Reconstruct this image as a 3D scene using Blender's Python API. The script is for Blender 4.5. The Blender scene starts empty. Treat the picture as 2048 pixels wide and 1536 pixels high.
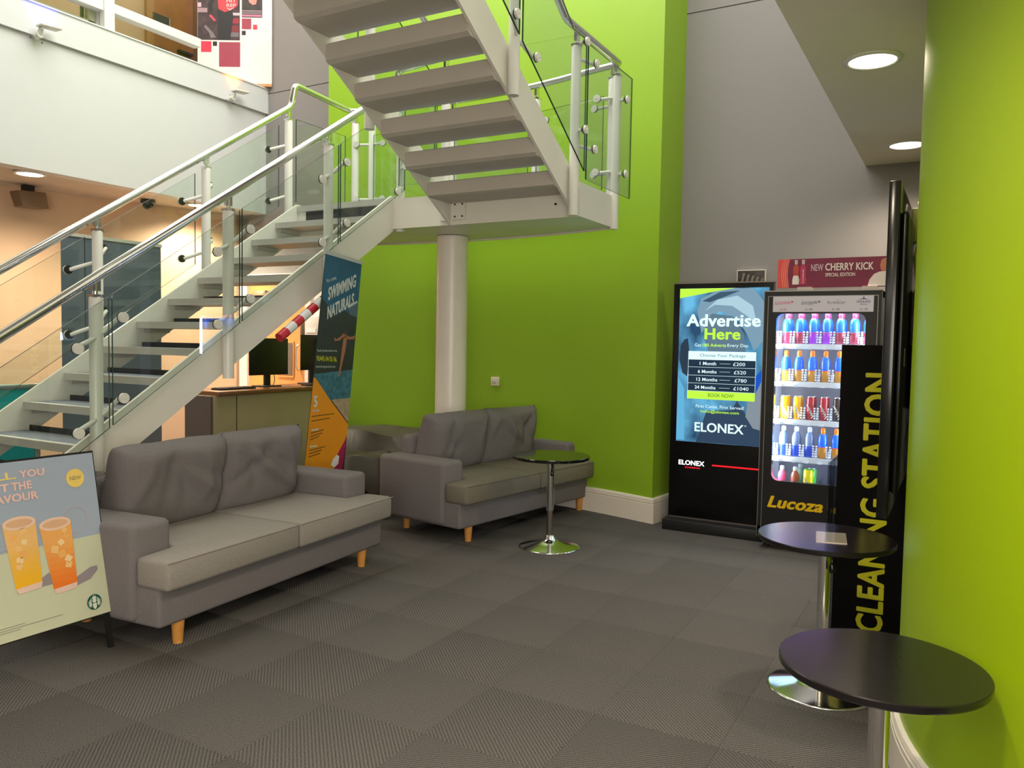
import bpy, bmesh, math, random
from mathutils import Vector, Matrix
random.seed(7)
PI = math.pi
sc = bpy.context.scene
COL = sc.collection

# ------------------------------------------------------------------ camera
yaw, pit, rol = math.radians(-29.5), .0522, .01746
F = Vector((math.sin(yaw)*math.cos(pit), math.cos(yaw)*math.cos(pit), -math.sin(pit)))
rt = Vector((math.cos(yaw), -math.sin(yaw), 0)); up = rt.cross(F)
R = rt*math.cos(rol)+up*math.sin(rol); U = -rt*math.sin(rol)+up*math.cos(rol)
cam = bpy.data.objects.new('camera', bpy.data.cameras.new('camera'))
COL.objects.link(cam)
m = Matrix.Identity(4)
for i in range(3):
    m[i][0], m[i][1], m[i][2] = R[i], U[i], -F[i]
m[2][3] = 1.503
cam.matrix_world = m
cam.data.sensor_width = 36; cam.data.lens = 1600/2048*36; cam.data.clip_start = .05
sc.camera = cam
# ------------------------------------------------------------------ world, exposure, big lights
w = bpy.data.worlds.new('world'); sc.world = w; w.use_nodes = True
w.node_tree.nodes['Background'].inputs[0].default_value = (.75, .8, .9, 1)
w.node_tree.nodes['Background'].inputs[1].default_value = .25
vs = sc.view_settings
vs.view_transform = 'Standard'; vs.look = 'None'; vs.gamma = 1; vs.use_curve_mapping = False
vs.exposure = 0.16

def area(name, loc, size, power, col, rot=(0, 0, 0), sy=None):
    l = bpy.data.lights.new(name, 'AREA'); l.energy = power; l.color = col
    l.size = size
    if sy: l.shape = 'RECTANGLE'; l.size_y = sy
    o = bpy.data.objects.new(name, l); COL.objects.link(o); o.location = loc; o.rotation_euler = rot
    return o
area('atrium_light', (-4.0, 4.7, 6.8), 5.2, 350, (1, .975, .93), sy=3.8)
area('front_fill_light', (1.2, -3.4, 1.75), 4.5, 245, (1, .93, .85), (math.radians(92), 0, math.radians(38)), sy=2.6)  # added fill from behind the camera for front faces; no glazing is modelled
area('foyer_light', (-1.6, -2.6, 2.85), 2.5, 40, (1, .93, .84), sy=1.5)

# ------------------------------------------------------------------ helpers
def lin(c):
    c = c/255
    return c/12.92 if c <= .04045 else ((c+.055)/1.055)**2.4
def rgb(r, g, b): return (lin(r), lin(g), lin(b), 1)
MATS = {}
def mat(name, col, rough=.5, metal=0, emit=0, bump=0, bscale=200, var=.04, vscale=6, spec=None, coat=0):
    if name in MATS: return MATS[name]
    m = bpy.data.materials.new(name); m.use_nodes = True
    nt = m.node_tree; p = nt.nodes['Principled BSDF']; N = nt.nodes.new; L = nt.links.new
    c = rgb(*col)
    p.inputs['Roughness'].default_value = rough; p.inputs['Metallic'].default_value = metal
    if spec is not None: p.inputs['Specular IOR Level'].default_value = spec
    if coat: p.inputs['Coat Weight'].default_value = coat; p.inputs['Coat Roughness'].default_value = .05
    tc = N('ShaderNodeTexCoord')
    if emit:
        p.inputs['Base Color'].default_value = c if emit < .5 else (0, 0, 0, 1)
        if emit >= .5: p.inputs['Specular IOR Level'].default_value = .2
        p.inputs['Emission Color'].default_value = c; p.inputs['Emission Strength'].default_value = emit
    else:
        n = N('ShaderNodeTexNoise'); n.inputs['Scale'].default_value = vscale; n.inputs['Detail'].default_value = 4
        L(tc.outputs['Object'], n.inputs['Vector'])
        cr = N('ShaderNodeMapRange'); cr.inputs[1].default_value = .3; cr.inputs[2].default_value = .7
        cr.inputs[3].default_value = 1-var; cr.inputs[4].default_value = 1+var
        L(n.outputs['Fac'], cr.inputs[0])
        mx = N('ShaderNodeVectorMath'); mx.operation = 'SCALE'; mx.inputs[0].default_value = c[:3]
        L(cr.outputs[0], mx.inputs['Scale']); L(mx.outputs[0], p.inputs['Base Color'])
    if bump:
        n2 = N('ShaderNodeTexNoise'); n2.inputs['Scale'].default_value = bscale; n2.inputs['Detail'].default_value = 2
        L(tc.outputs['Object'], n2.inputs['Vector'])
        b = N('ShaderNodeBump'); b.inputs['Strength'].default_value = bump; b.inputs['Distance'].default_value = .004
        L(n2.outputs['Fac'], b.inputs['Height']); L(b.outputs[0], p.inputs['Normal'])
    MATS[name] = m
    return m
def glassmat(name, tint, refl=1.0, rough=.0):
    m = bpy.data.materials.new(name); m.use_nodes = True
    nt = m.node_tree; nt.nodes.clear(); N = nt.nodes.new; L = nt.links.new
    o = N('ShaderNodeOutputMaterial'); t = N('ShaderNodeBsdfTransparent'); g = N('ShaderNodeBsdfGlossy')
    t.inputs[0].default_value = (*tint, 1); g.inputs['Roughness'].default_value = rough
    fr = N('ShaderNodeFresnel'); ge = N('ShaderNodeNewGeometry'); io = N('ShaderNodeMapRange'); io.inputs[3].default_value = 1.5; io.inputs[4].default_value = 1/1.5
    L(ge.outputs['Backfacing'], io.inputs[0]); L(io.outputs[0], fr.inputs[0])
    mu = N('ShaderNodeMath'); mu.operation = 'MULTIPLY'; mu.inputs[1].default_value = refl; mu.use_clamp = True
    mix = N('ShaderNodeMixShader')
    L(fr.outputs[0], mu.inputs[0]); L(mu.outputs[0], mix.inputs[0]); L(t.outputs[0], mix.inputs[1]); L(g.outputs[0], mix.inputs[2])
    L(mix.outputs[0], o.inputs[0]); MATS[name] = m
    return m

class MB:
    def __init__(s): s.v = []; s.f = []; s.mi = []; s.sm = []
    def add(s, vs, fs, mi=0, sm=False):
        o = len(s.v); s.v += [tuple(v) for v in vs]
        for f in fs: s.f.append([i+o for i in f]); s.mi.append(mi); s.sm.append(sm)
        return s
    def box(s, a, b, mi=0):
        (x0, y0, z0), (x1, y1, z1) = a, b
        return s.add([(x0,y0,z0),(x1,y0,z0),(x1,y1,z0),(x0,y1,z0),(x0,y0,z1),(x1,y0,z1),(x1,y1,z1),(x0,y1,z1)],
                     [(0,3,2,1),(4,5,6,7),(0,1,5,4),(1,2,6,5),(2,3,7,6),(3,0,4,7)], mi)
    def obox(s, c, ax, ay, az, mi=0):
        c, ax, ay, az = map(Vector, (c, ax, ay, az)); vs = []
        for k in (-1, 1):
            for i, j in ((-1,-1),(1,-1),(1,1),(-1,1)): vs.append(c+ax*i*.5+ay*j*.5+az*k*.5)
        return s.add(vs, [(0,3,2,1),(4,5,6,7),(0,1,5,4),(1,2,6,5),(2,3,7,6),(3,0,4,7)], mi)
    def prism(s, poly, ext, mi=0, mside=None, sm=False):
        poly = [Vector(p) for p in poly]; e = Vector(ext); n = len(poly)
        vs = poly+[p+e for p in poly]
        s.add(vs, [list(range(n-1, -1, -1)), list(range(n, 2*n))], mi)
        s.add(vs, [(i, (i+1) % n, n+(i+1) % n, n+i) for i in range(n)], mi if mside is None else mside, sm)
        return s
    def tube(s, pts, r, n=12, mi=0, cap=True, rs=None):
        pts = [Vector(p) for p in pts]; vs = []; fs = []; nrm = None
        for i, p in enumerate(pts):
            if i == 0: t = pts[1]-p
            elif i == len(pts)-1: t = p-pts[i-1]
            else: t = (pts[i+1]-p).normalized()+(p-pts[i-1]).normalized()
            t.normalize()
            if nrm is None:
                nrm = t.orthogonal().normalized()
            nrm = (nrm-t*nrm.dot(t)).normalized(); b = t.cross(nrm)
            rr = rs[i] if rs else r
            if 0 < i < len(pts)-1:
                ca = (pts[i+1]-p).normalized().dot((p-pts[i-1]).normalized()); rr = rr  # mitre ignored
            for k in range(n):
                a = 2*PI*k/n; vs.append(p+nrm*math.cos(a)*rr+b*math.sin(a)*rr)
        for i in range(len(pts)-1):
            for k in range(n):
                fs.append((i*n+k, i*n+(k+1) % n, (i+1)*n+(k+1) % n, (i+1)*n+k))
        s.add(vs, fs, mi, True)
        if cap:
            s.add(vs, [list(range(n-1, -1, -1)), list(range((len(pts)-1)*n, len(pts)*n))], mi)
        return s
    def lathe(s, prof, n=24, c=(0, 0, 0), mi=0, sm=True):
        vs = []; fs = []
        for r, z in prof:
            for k in range(n):
                a = 2*PI*k/n; vs.append((c[0]+r*math.cos(a), c[1]+r*math.sin(a), c[2]+z))
        for i in range(len(prof)-1):
            for k in range(n): fs.append((i*n+k, i*n+(k+1) % n, (i+1)*n+(k+1) % n, (i+1)*n+k))
        s.add(vs, fs, mi, sm)
        s.add(vs, [list(range(n-1, -1, -1)), list(range((len(prof)-1)*n, len(prof)*n))], mi)
        return s
    def disc(s, c, nrm, r, th, n=16, mi=0):
        c = Vector(c); nrm = Vector(nrm).normalized()
        return s.tube([c-nrm*th/2, c+nrm*th/2], r, n, mi)
    def build(s, name, mats, parent=None, off=None, bevel=0, kind=None, label=None):
        me = bpy.data.meshes.new(name); me.from_pydata(s.v, [], s.f)
        for mm in (mats if isinstance(mats, (list, tuple)) else [mats]): me.materials.append(mm)
        for p, a, b in zip(me.polygons, s.mi, s.sm): p.material_index = a; p.use_smooth = b
        me.update()
        if bevel:
            bm = bmesh.new(); bm.from_mesh(me); bmesh.ops.remove_doubles(bm, verts=bm.verts, dist=1e-5)
            bmesh.ops.bevel(bm, geom=[e for e in bm.edges if len(e.link_faces) == 2 and e.calc_face_angle(0) > .6], offset=bevel, segments=2, affect='EDGES', profile=.5)
            bm.to_mesh(me); bm.free()
            for p in me.polygons: p.use_smooth = True
            me.set_sharp_from_angle(angle=.9)
        bm = bmesh.new(); bm.from_mesh(me); bmesh.ops.recalc_face_normals(bm, faces=bm.faces); bm.to_mesh(me); bm.free()
        o = bpy.data.objects.new(name, me); COL.objects.link(o)
        attach(o, parent)
        if kind: o['kind'] = kind
        if label: o['label'] = label
        return o
def attach(o, parent):
    if parent is not None:
        o.parent = parent
        if parent.get('_w'): o.matrix_parent_inverse = Matrix.Translation(-parent.location)
def thing(name, label, cat, loc=(0, 0, 0), rz=0, group=None, world=False):
    o = bpy.data.objects.new(name, None); COL.objects.link(o); o.location = loc; o.rotation_euler = (0, 0, rz)
    o.empty_display_size = .1; o['label'] = label; o['category'] = cat
    if group: o['group'] = group
    if world: o['_w'] = 1
    return o
def tag(o, label, cat, group=None):
    o['label'] = label; o['category'] = cat
    if group: o['group'] = group
    return o
def struct(name, mb, m, **k): return mb.build(name, m, kind='structure', **k)
def copytree(o, parent=None):
    c = o.copy(); COL.objects.link(c)
    if parent: c.parent = parent
    for ch in list(o.children): copytree(ch, c)
    return c
def text(name, s, m, parent, O, ux, uy, th=.0015, bold=0.0, sp=1.0, label=None):
    """flat lettering: the string's own box is stretched onto origin O, width vector ux, height vector uy"""
    c = bpy.data.curves.new(name, 'FONT'); c.body = s; c.resolution_u = 3; c.offset = min(bold*.4, .014); c.space_character = sp*(1+bold*1.2)
    to = bpy.data.objects.new(name, c); COL.objects.link(to)
    dg = bpy.context.evaluated_depsgraph_get()
    me = bpy.data.meshes.new_from_object(to.evaluated_get(dg)); bpy.data.objects.remove(to); bpy.data.curves.remove(c)
    xs = [v.co.x for v in me.vertices]; ys = [v.co.y for v in me.vertices]
    x0, x1, y0, y1 = min(xs), max(xs), min(ys), max(ys)
    if bold > .01:      # heavier weight: the same outlines set a hair apart, kept in one mesh
        k_ = bold*.75; V0 = [v.co.copy() for v in me.vertices]; F0 = [list(p.vertices) for p in me.polygons]; Vs = []; Fs = []
        for q_, (dx, dy) in enumerate(((-k_, 0), (k_, 0), (0, k_*.5), (0, -k_*.5))):
            o_ = len(Vs); Vs += [(v.x+dx, v.y+dy, .00025*q_) for v in V0]; Fs += [[i+o_ for i in f] for f in F0]
        bpy.data.meshes.remove(me); me = bpy.data.meshes.new(name); me.from_pydata(Vs, [], Fs); x0 -= k_; x1 += k_; y0 -= k_*.5; y1 += k_*.5
    O, ux, uy = Vector(O), Vector(ux), Vector(uy); n = ux.cross(uy).normalized()
    for v in me.vertices: v.co = O+ux*((v.co.x-x0)/(x1-x0))+uy*((v.co.y-y0)/(y1-y0))+n*(th+v.co.z)
    me.materials.clear(); me.materials.append(m)
    me.name = name
    o = bpy.data.objects.new(name, me); COL.objects.link(o); attach(o, parent)
    if label: o['label'] = label
    return o

# ------------------------------------------------------------------ materials
white = mat('white_paint', (226, 224, 218), .55, var=.015)
offwhite = mat('skirting_gloss', (232, 222, 210), .35, var=.01)
grey = mat('grey_wall_paint', (143, 138, 137), .6, var=.02, vscale=2)
green = mat('lime_wall_paint', (142, 180, 38), .42, var=.015, vscale=2)
drumg = mat('lime_drum_paint', (148, 178, 0), .4, var=.015, vscale=2)
peach = mat('peach_wall_paint', (212, 178, 146), .6, var=.02)
taupe = mat('taupe_wall_paint', (150, 130, 112), .6, var=.02)
ceilp = mat('ceiling_paint', (240, 230, 208), .7, var=.01)
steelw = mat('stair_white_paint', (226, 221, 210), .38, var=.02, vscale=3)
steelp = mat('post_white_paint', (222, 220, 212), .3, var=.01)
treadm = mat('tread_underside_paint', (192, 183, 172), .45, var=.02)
chrome = mat('polished_steel', (225, 225, 225), .12, 1, var=.02)
brush = mat('aluminium_nosing', (196, 194, 188), .4, .35, var=.03)
blackrub = mat('black_rubber', (22, 22, 24), .6)
stepc = mat('step_carpet', (128, 132, 140), .95, bump=.6, bscale=350, var=.25, vscale=180)
upst = mat('step_upstand', (30, 31, 36), .8, bump=.3, bscale=300, var=.3, vscale=200)
wood = mat('oak_leg', (205, 143, 70), .4, var=.12, vscale=20)
black = mat('black_gloss', (10, 10, 12), .18, var=.02)
blackm = mat('black_matt', (20, 19, 20), .5, var=.05)
blackt = mat('black_laminate', (22, 18, 20), .22, var=.1, vscale=3, bump=.05, bscale=60)
lamp = mat('lamp_diffuser', (255, 238, 205), .5, emit=9)
glass = glassmat('rail_glass', (.94, .975, .955), 1.2)
gedge = mat('glass_edge', (14, 60, 48), .15)
clear = glassmat('clear_glass', (.95, .97, .97), .9)
acry = glassmat('acrylic', (.80, .86, .92), 1.3, .02)

# ------------------------------------------------------------------ floor with carpet tiles
base = struct('floor', MB().box((-11, -4, -.12), (3.2, 9, -.0125)), mat('underlay', (50, 48, 47), .95, var=.1))
def carpet():
    m = bpy.data.materials.new('ribbed_carpet'); m.use_nodes = True; nt = m.node_tree; N = nt.nodes.new; L = nt.links.new
    p = nt.nodes['Principled BSDF']; p.inputs['Roughness'].default_value = .95; p.inputs['Specular IOR Level'].default_value = .15
    tc = N('ShaderNodeTexCoord'); sx = N('ShaderNodeSeparateXYZ'); L(tc.outputs['Object'], sx.inputs[0])
    d = N('ShaderNodeMath'); d.operation = 'SUBTRACT'; L(sx.outputs[0], d.inputs[0]); L(sx.outputs[1], d.inputs[1])
    nz = N('ShaderNodeTexNoise'); nz.inputs['Scale'].default_value = 45; nz.inputs['Detail'].default_value = 3
    L(tc.outputs['Object'], nz.inputs['Vector'])
    jit = N('ShaderNodeMath'); jit.operation = 'MULTIPLY_ADD'; jit.inputs[1].default_value = .004
    L(nz.outputs['Fac'], jit.inputs[0]); L(d.outputs[0], jit.inputs[2])
    k = N('ShaderNodeMath'); k.operation = 'MULTIPLY'; k.inputs[1].default_value = 2*PI/(.0135*math.sqrt(2)); L(jit.outputs[0], k.inputs[0])
    s = N('ShaderNodeMath'); s.operation = 'SINE'; L(k.outputs[0], s.inputs[0])
    mr = N('ShaderNodeMapRange'); mr.inputs[1].default_value = -1; mr.inputs[2].default_value = 1; L(s.outputs[0], mr.inputs[0])
    gn = N('ShaderNodeTexNoise'); gn.inputs['Scale'].default_value = 260; gn.inputs['Detail'].default_value = 3
    L(tc.outputs['Object'], gn.inputs['Vector'])
    ad = N('ShaderNodeMath'); ad.operation = 'MULTIPLY_ADD'; ad.inputs[1].default_value = .20; L(mr.outputs[0], ad.inputs[0]); 
    sc_ = N('ShaderNodeMath'); sc_.operation = 'MULTIPLY'; sc_.inputs[1].default_value = 1.0; L(gn.outputs['Fac'], sc_.inputs[0]); L(sc_.outputs[0], ad.inputs[2])
    oi = N('ShaderNodeObjectInfo')
    cr = N('ShaderNodeValToRGB'); L(ad.outputs[0], cr.inputs[0])
    cr.color_ramp.elements[0].position = .32; cr.color_ramp.elements[0].color = rgb(29, 29, 31)
    cr.color_ramp.elements[1].position = .92; cr.color_ramp.elements[1].color = rgb(124, 119, 116)
    mv = N('ShaderNodeMapRange'); mv.inputs[3].default_value = .94; mv.inputs[4].default_value = 1.06; L(oi.outputs['Random'], mv.inputs[0])
    vm = N('ShaderNodeVectorMath'); vm.operation = 'SCALE'; L(cr.outputs[0], vm.inputs[0]); L(mv.outputs[0], vm.inputs['Scale'])
    L(vm.outputs[0], p.inputs['Base Color'])
    b = N('ShaderNodeBump'); b.inputs['Strength'].default_value = .7; b.inputs['Distance'].default_value = .003
    L(ad.outputs[0], b.inputs['Height']); L(b.outputs[0], p.inputs['Normal'])
    return m
cm = carpet()
tile0 = MB().box((-.2497, -.2497, -.0125), (.2497, .2497, 0)).build('carpet_tile', cm, base, bevel=.0006)
first = True
for i in range(-14, 7):
    for j in range(-4, 10):
        x, y = -2.245+.5*i+.25, 2.442+.5*j+.25
        if x > 1.2 or (y < 1.4 and x > -.2 and y < 1.0) or y > 6.9 or x < -8.6: continue
        # only what the camera side of the room can see
        if y < .9 or x < -6.8+0*y and y < 2.4: continue
        if first: o = tile0; first = False
        else: o = tile0.copy(); COL.objects.link(o)
        o.location = (x, y, 0); o.rotation_euler = (0, 0, 0 if (i+j) % 2 == 0 else PI/2)
MB().box((-10.9, -3.9, -.0125), (3.1, .93, -.001)).build('carpet_field', cm, base, kind='stuff')

# ------------------------------------------------------------------ room shell
# rear wall with the door opening of the reception (door X -7.45..-6.55)
wb = MB()
wb.box((-6.46, 6.8, 0), (1.2, 6.95, 4.325)); wb.box((-7.6, 6.8, 2.2), (-6.46, 6.95, 4.325)); wb.box((-7.6, 6.815, 4.335), (1.2, 6.95, 6.9))
wb.box((-7.6, 6.812, 4.32), (1.2, 6.95, 4.34))
wb.box((-7.6, 6.8, 4.335), (1.2, 6.95, 6.9))
struct('wall_back', wb, grey)
struct('wall_reception', MB().box((-9.2, 6.75, 0), (-7.6, 6.95, 2.96)), taupe)
struct('trim_1', MB().box((-6.46, 6.785, 0), (-5.9, 6.8, 2.05)), mat('white_panel', (235, 222, 216), .5))
# curved lime wall, radius 5.3 about (-4.05, 1.404)
CX, CY = -4.05, 1.404
def arcpts(Rr, x0, x1, n):
    o = []
    a0 = math.asin((x0-CX)/Rr); a1 = math.asin((x1-CX)/Rr)
    for i in range(n+1):
        a = a0+(a1-a0)*i/n; o.append((CX+Rr*math.sin(a), CY+Rr*math.cos(a)))
    return o
ap = arcpts(5.3, -5.858, -2.242, 28)
g = MB(); poly = [(x, y, 0) for x, y in ap]+[(-2.19, 6.8, 0), (-5.9, 6.8, 0)]
g.prism(poly, (0, 0, 6.9), sm=False)
gw = struct('wall_curved', g, green)
for i, p in enumerate(gw.data.polygons):
    if abs(p.normal.z) < .1 and len(p.vertices) == 4 and p.normal.y < -.9: p.use_smooth = True
gw.data.set_sharp_from_angle(angle=.3)
sk = MB()
def skirt(path_out, z0=0, h=.215, t=.022):
    """path of (x,y) inner line and outward normals -> moulded skirting"""
    prof = [(t, 0), (t, h-.055), (t-.004, h-.052), (t-.004, h-.046), (t, h-.043), (t, h-.032), (t-.004, h-.029), (t-.004, h-.024), (t-.001, h-.02), (t-.006, h-.004), (.0, h)]
    vs = []; fs = []; n = len(prof)
    for (x, y, nx, ny) in path_out:
        for d, z in prof: vs.append((x+nx*d, y+ny*d, z0+z))
    for i in range(len(path_out)-1):
        for k in range(n-1): fs.append((i*n+k, (i+1)*n+k, (i+1)*n+k+1, i*n+k+1))
    return MB().add(vs, fs, 0, False)
pth = []
for x, y in ap:
    d = Vector((CX-x, CY-y)).normalized(); pth.append((x, y, d.x, d.y))
x, y = ap[-1]; pth[-1] = (x, y, .95, -.9); pth.append((-2.19, 6.8, 1, 0))
struct('baseboard_curved', skirt(pth), offwhite)
struct('baseboard_back', skirt([(-2.19, 6.8, 0, -1), (-.1, 6.8, 0, -1)]), offwhite)
# big lime drum on the right
DR = 1.45; DXc, DYc = 1.278, 3.325
dm = MB(); n = 128
dm.prism([(DXc+DR*math.cos(2*PI*k/n), DYc+DR*math.sin(2*PI*k/n), 0) for k in range(n)], (0, 0, 2.914), sm=True)
struct('wall_drum', dm, drumg)
pth = [(DXc+DR*math.cos(PI*(.45+1.1*k/60)), DYc+DR*math.sin(PI*(.45+1.1*k/60)), math.cos(PI*(.45+1.1*k/60)), math.sin(PI*(.45+1.1*k/60))) for k in range(61)]
bd = struct('baseboard_drum', skirt(pth), offwhite)
for p in bd.data.polygons: p.use_smooth = True
bd.data.set_sharp_from_angle(angle=.5)
# other walls (out of frame) and ceilings
struct('wall_left', MB().prism([(-9.35, 1.3, 0), (-7.62, 6.8, 0), (-7.75, 6.95, 0), (-9.6, 1.3, 0)], (0, 0, 2.96)), peach)
struct('wall_entrance', MB().box((-9.6, -4, 0), (-9.35, 1.3, 2.95)), peach)
struct('wall_front', MB().box((-11, -4.1, 0), (3.2, -4, 6.9)), white)
struct('wall_right', MB().box((3.1, -4, 0), (3.2, 8, 2.914)), white)
struct('ceiling', MB().box((-11, -4, 6.9), (3.2, 9, 7.0)), white)
struct('ceiling_foyer', MB().box((-.735, -4, 2.914), (3.2, 6.8, 3.3)), ceilp)
struct('wall_upper_right', MB().box((-.735, -4, 3.3), (-.6, 6.8, 6.9)), white)
struct('ceiling_reception', MB().box((-11, -4, 2.96), (-7.3, 6.8, 3.3)), mat('ceiling_reception_paint', (206, 194, 180), .7))
fa = MB(); fa.box((-7.36, -4, 2.95), (-7.2, 6.8, 4.09)); fa.box((-7.37, -4, 4.10), (-7.165, 6.8, 4.375)); fa.box((-7.37, -4, 4.375), (-7.155, 6.8, 4.388)); fa.box((-7.34, -4, 4.08), (-7.21, 6.8, 4.11))
struct('wall_balcony', fa, mat('balcony_paint', (212, 213, 214), .6, var=.01))
# upper floor corridor behind the balcony
struct('wall_corridor', MB().box((-9.2, 4.4, 3.3), (-9.0, 9, 6.9)), mat('corridor_brown', (150, 122, 92), .6))
struct('wall_corridor_end', MB().box((-9.0, 8.9, 3.3), (-7.0, 9, 6.9)), mat('corridor_tan', (140, 118, 86), .6))
struct('wall_office', MB().box((-9.2, -4, 3.3), (-8.6, 4.4, 6.9)), mat('office_olive', (120, 128, 70), .6))
w1 = MB()
w1.box((-7.30, 4.775, 4.388), (-7.17, 4.878, 6.9)); w1.box((-7.29, 4.878, 4.57), (-7.19, 5.88, 4.655)); 
w1.box((-7.29, -2, 4.555), (-7.19, 4.775, 4.655)); w1.box((-7.29, -2, 6.2), (-7.19, 5.88, 6.3))
wf = struct('window_1', w1, white)
MB().box((-7.25, -2, 4.39), (-7.242, 4.775, 6.2)).build('window_pane', clear, wf)
MB().box((-7.25, 4.878, 4.39), (-7.242, 5.88, 6.2)).build('window_pane', clear, wf)
w2 = MB(); w2.box((-7.36, 2, 4.39), (-7.30, 4.76, 4.46)); w2.box((-7.36, 4.70, 4.39), (-7.30, 4.775, 6.2)); w2.box((-7.37, 4.66, 4.45), (-7.33, 4.674, 5.2), 1)
w2.build('inner_frame', [mat('beige_frame', (172, 160, 140), .5), blackm], wf)
t = thing('notice_board', 'pale noticeboard seen through the window above the balcony', 'board', (-8.55, 4.2, 5.0), world=True)
MB().box((-8.598, 3.75, 4.75), (-8.57, 4.35, 5.6)).build('board_face', mat('pale_board', (170, 172, 150), .6), t)
MB().box((-8.57, 4.1, 4.98), (-8.5, 4.3, 5.12)).build('leaflet_holder', blackm, t)
area('corridor_fill', (-8.0, 6.0, 6.6), 1.4, 75, (1, .85, .65), sy=3.5)  # unseen lamp added to brighten the dark corridor
area('office_light', (-7.9, 2.5, 6.6), 1.0, 30, (1, .95, .8), sy=3)
# upper corridor door
dr = thing('corridor_door', 'dark brown double door with small glazed panels behind the balcony', 'door', (-8.98, 6.9, 3.3), world=True)
dwood = mat('dark_door_wood', (128, 82, 40), .45, var=.12, vscale=8); dwd = mat('dark_door_frame', (98, 66, 36), .45)
MB().box((-9.0, 6.52, 3.3), (-8.95, 7.2, 6.2)).build('door_leaf', dwood, dr)
MB().box((-9.0, 7.2, 3.3), (-8.94, 7.34, 6.2)).build('door_frame', dwd, dr)
MB().box((-9.0, 7.34, 3.3), (-8.95, 8.1, 6.2)).build('door_leaf', dwood, dr)
for a, b in ((4.85, 5.12), (5.28, 5.52)):
    pz = MB().box((-8.95, 6.6, a), (-8.942, 6.84, b)).build('vision_panel', mat('dark_glass', (58, 58, 56), .1), dr)
    MB().box((-8.942, 6.83, a), (-8.937, 6.845, b)).build('panel_bead', mat('light_bead', (150, 130, 110), .4), pz)
MB().box((-8.95, 6.95, 5.14), (-8.9, 7.16, 5.17)).build('door_closer', blackm, dr)

# reception door
d1 = MB(); d1.box((-7.6, 6.76, 0), (-7.47, 6.96, 2.25)); d1.box((-6.54, 6.76, 0), (-6.46, 6.96, 2.25)); d1.box((-7.6, 6.76, 2.17), (-6.46, 6.96, 2.25))
dd = struct('door_1', d1, mat('door_frame_white', (240, 226, 216), .4))
beech = mat('beech_door', (222, 158, 92), .42, var=.06, vscale=5)
MB().box((-7.47, 6.80, 0), (-6.54, 6.845, 2.17)).build('door_leaf', beech, dd)
MB().box((-7.36, 6.75, 2.0), (-7.12, 6.80, 2.06)).build('door_closer', chrome, dd, bevel=.006)
MB().tube([(-6.64, 6.80, 1.43), (-6.64, 6.755, 1.43), (-6.66, 6.745, 1.38), (-6.66, 6.745, 1.18), (-6.64, 6.755, 1.14), (-6.64, 6.80, 1.14)], .011, 8).build('door_handle', chrome, dd)
MB().box((-6.62, 6.765, 1.50), (-6.57, 6.80, 1.70)).build('code_lock', mat('lock_metal', (120, 112, 108), .3, .9), dd, bevel=.008)
pf = MB().box((-7.0, 6.785, 1.05), (-6.74, 6.80, 1.47)).build('vision_panel_frame', beech, dd)
MB().box((-6.985, 6.78, 1.08), (-6.755, 6.786, 1.45)).build('vision_glass', mat('grey_glass', (112, 104, 96), .15), pf)

# ------------------------------------------------------------------ ceiling downlights
def downlight(x, y, z, label, power, col=(1, .84, .64), group='round recessed ceiling downlights'):
    t = thing('downlight', label, 'ceiling light', (x, y, z), group=group)
    MB().lathe([(.118, 0), (.135, 0), (.135, -.008), (.112, -.012), (.105, -.002)], 32).build('trim_ring', white, t)
    MB().lathe([(.001, -.001), (.108, -.001), (.106, -.008), (.001, -.012)], 32).build('diffuser', lamp, t)
    l = bpy.data.lights.new('downlight_beam', 'SPOT'); l.energy = power*1.6; l.color = col; l.spot_size = 2.7; l.spot_blend = .9; l.shadow_soft_size = .1
    o = bpy.data.objects.new('downlight_beam', l); COL.objects.link(o); o.parent = t; o.location = (0, 0, -.03)
downlight(-.455, 4.33, 2.914, 'large round downlight nearest the camera in the soffit over the vending machine', 60)
downlight(-.41, 6.2, 2.914, 'smaller looking round downlight at the far end of the soffit, half behind the lime drum', 60)
downlight(-.58, 1.75, 2.914, 'round downlight above the black tables, outside the picture top', 72)
downlight(-.46, .4, 2.914, 'round downlight above the camera position', 110)
downlight(-7.43, 4.21, 2.95, 'round downlight under the balcony at the left picture edge', 150)
downlight(-7.40, 6.02, 2.95, 'round downlight under the balcony glimpsed behind the stair post', 190)
downlight(-7.43, 2.3, 2.95, 'round downlight under the balcony, left of the picture', 150)

# ------------------------------------------------------------------ support column
t = MB().tube([(-4.02, 5.985, 0), (-4.02, 5.985, 2.43)], .139, 40).build('support_column', mat('column_paint', (238, 230, 220), .3, var=.02))
tag(t, 'round cream column under the stair landing, behind the small sofa', 'column')

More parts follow.
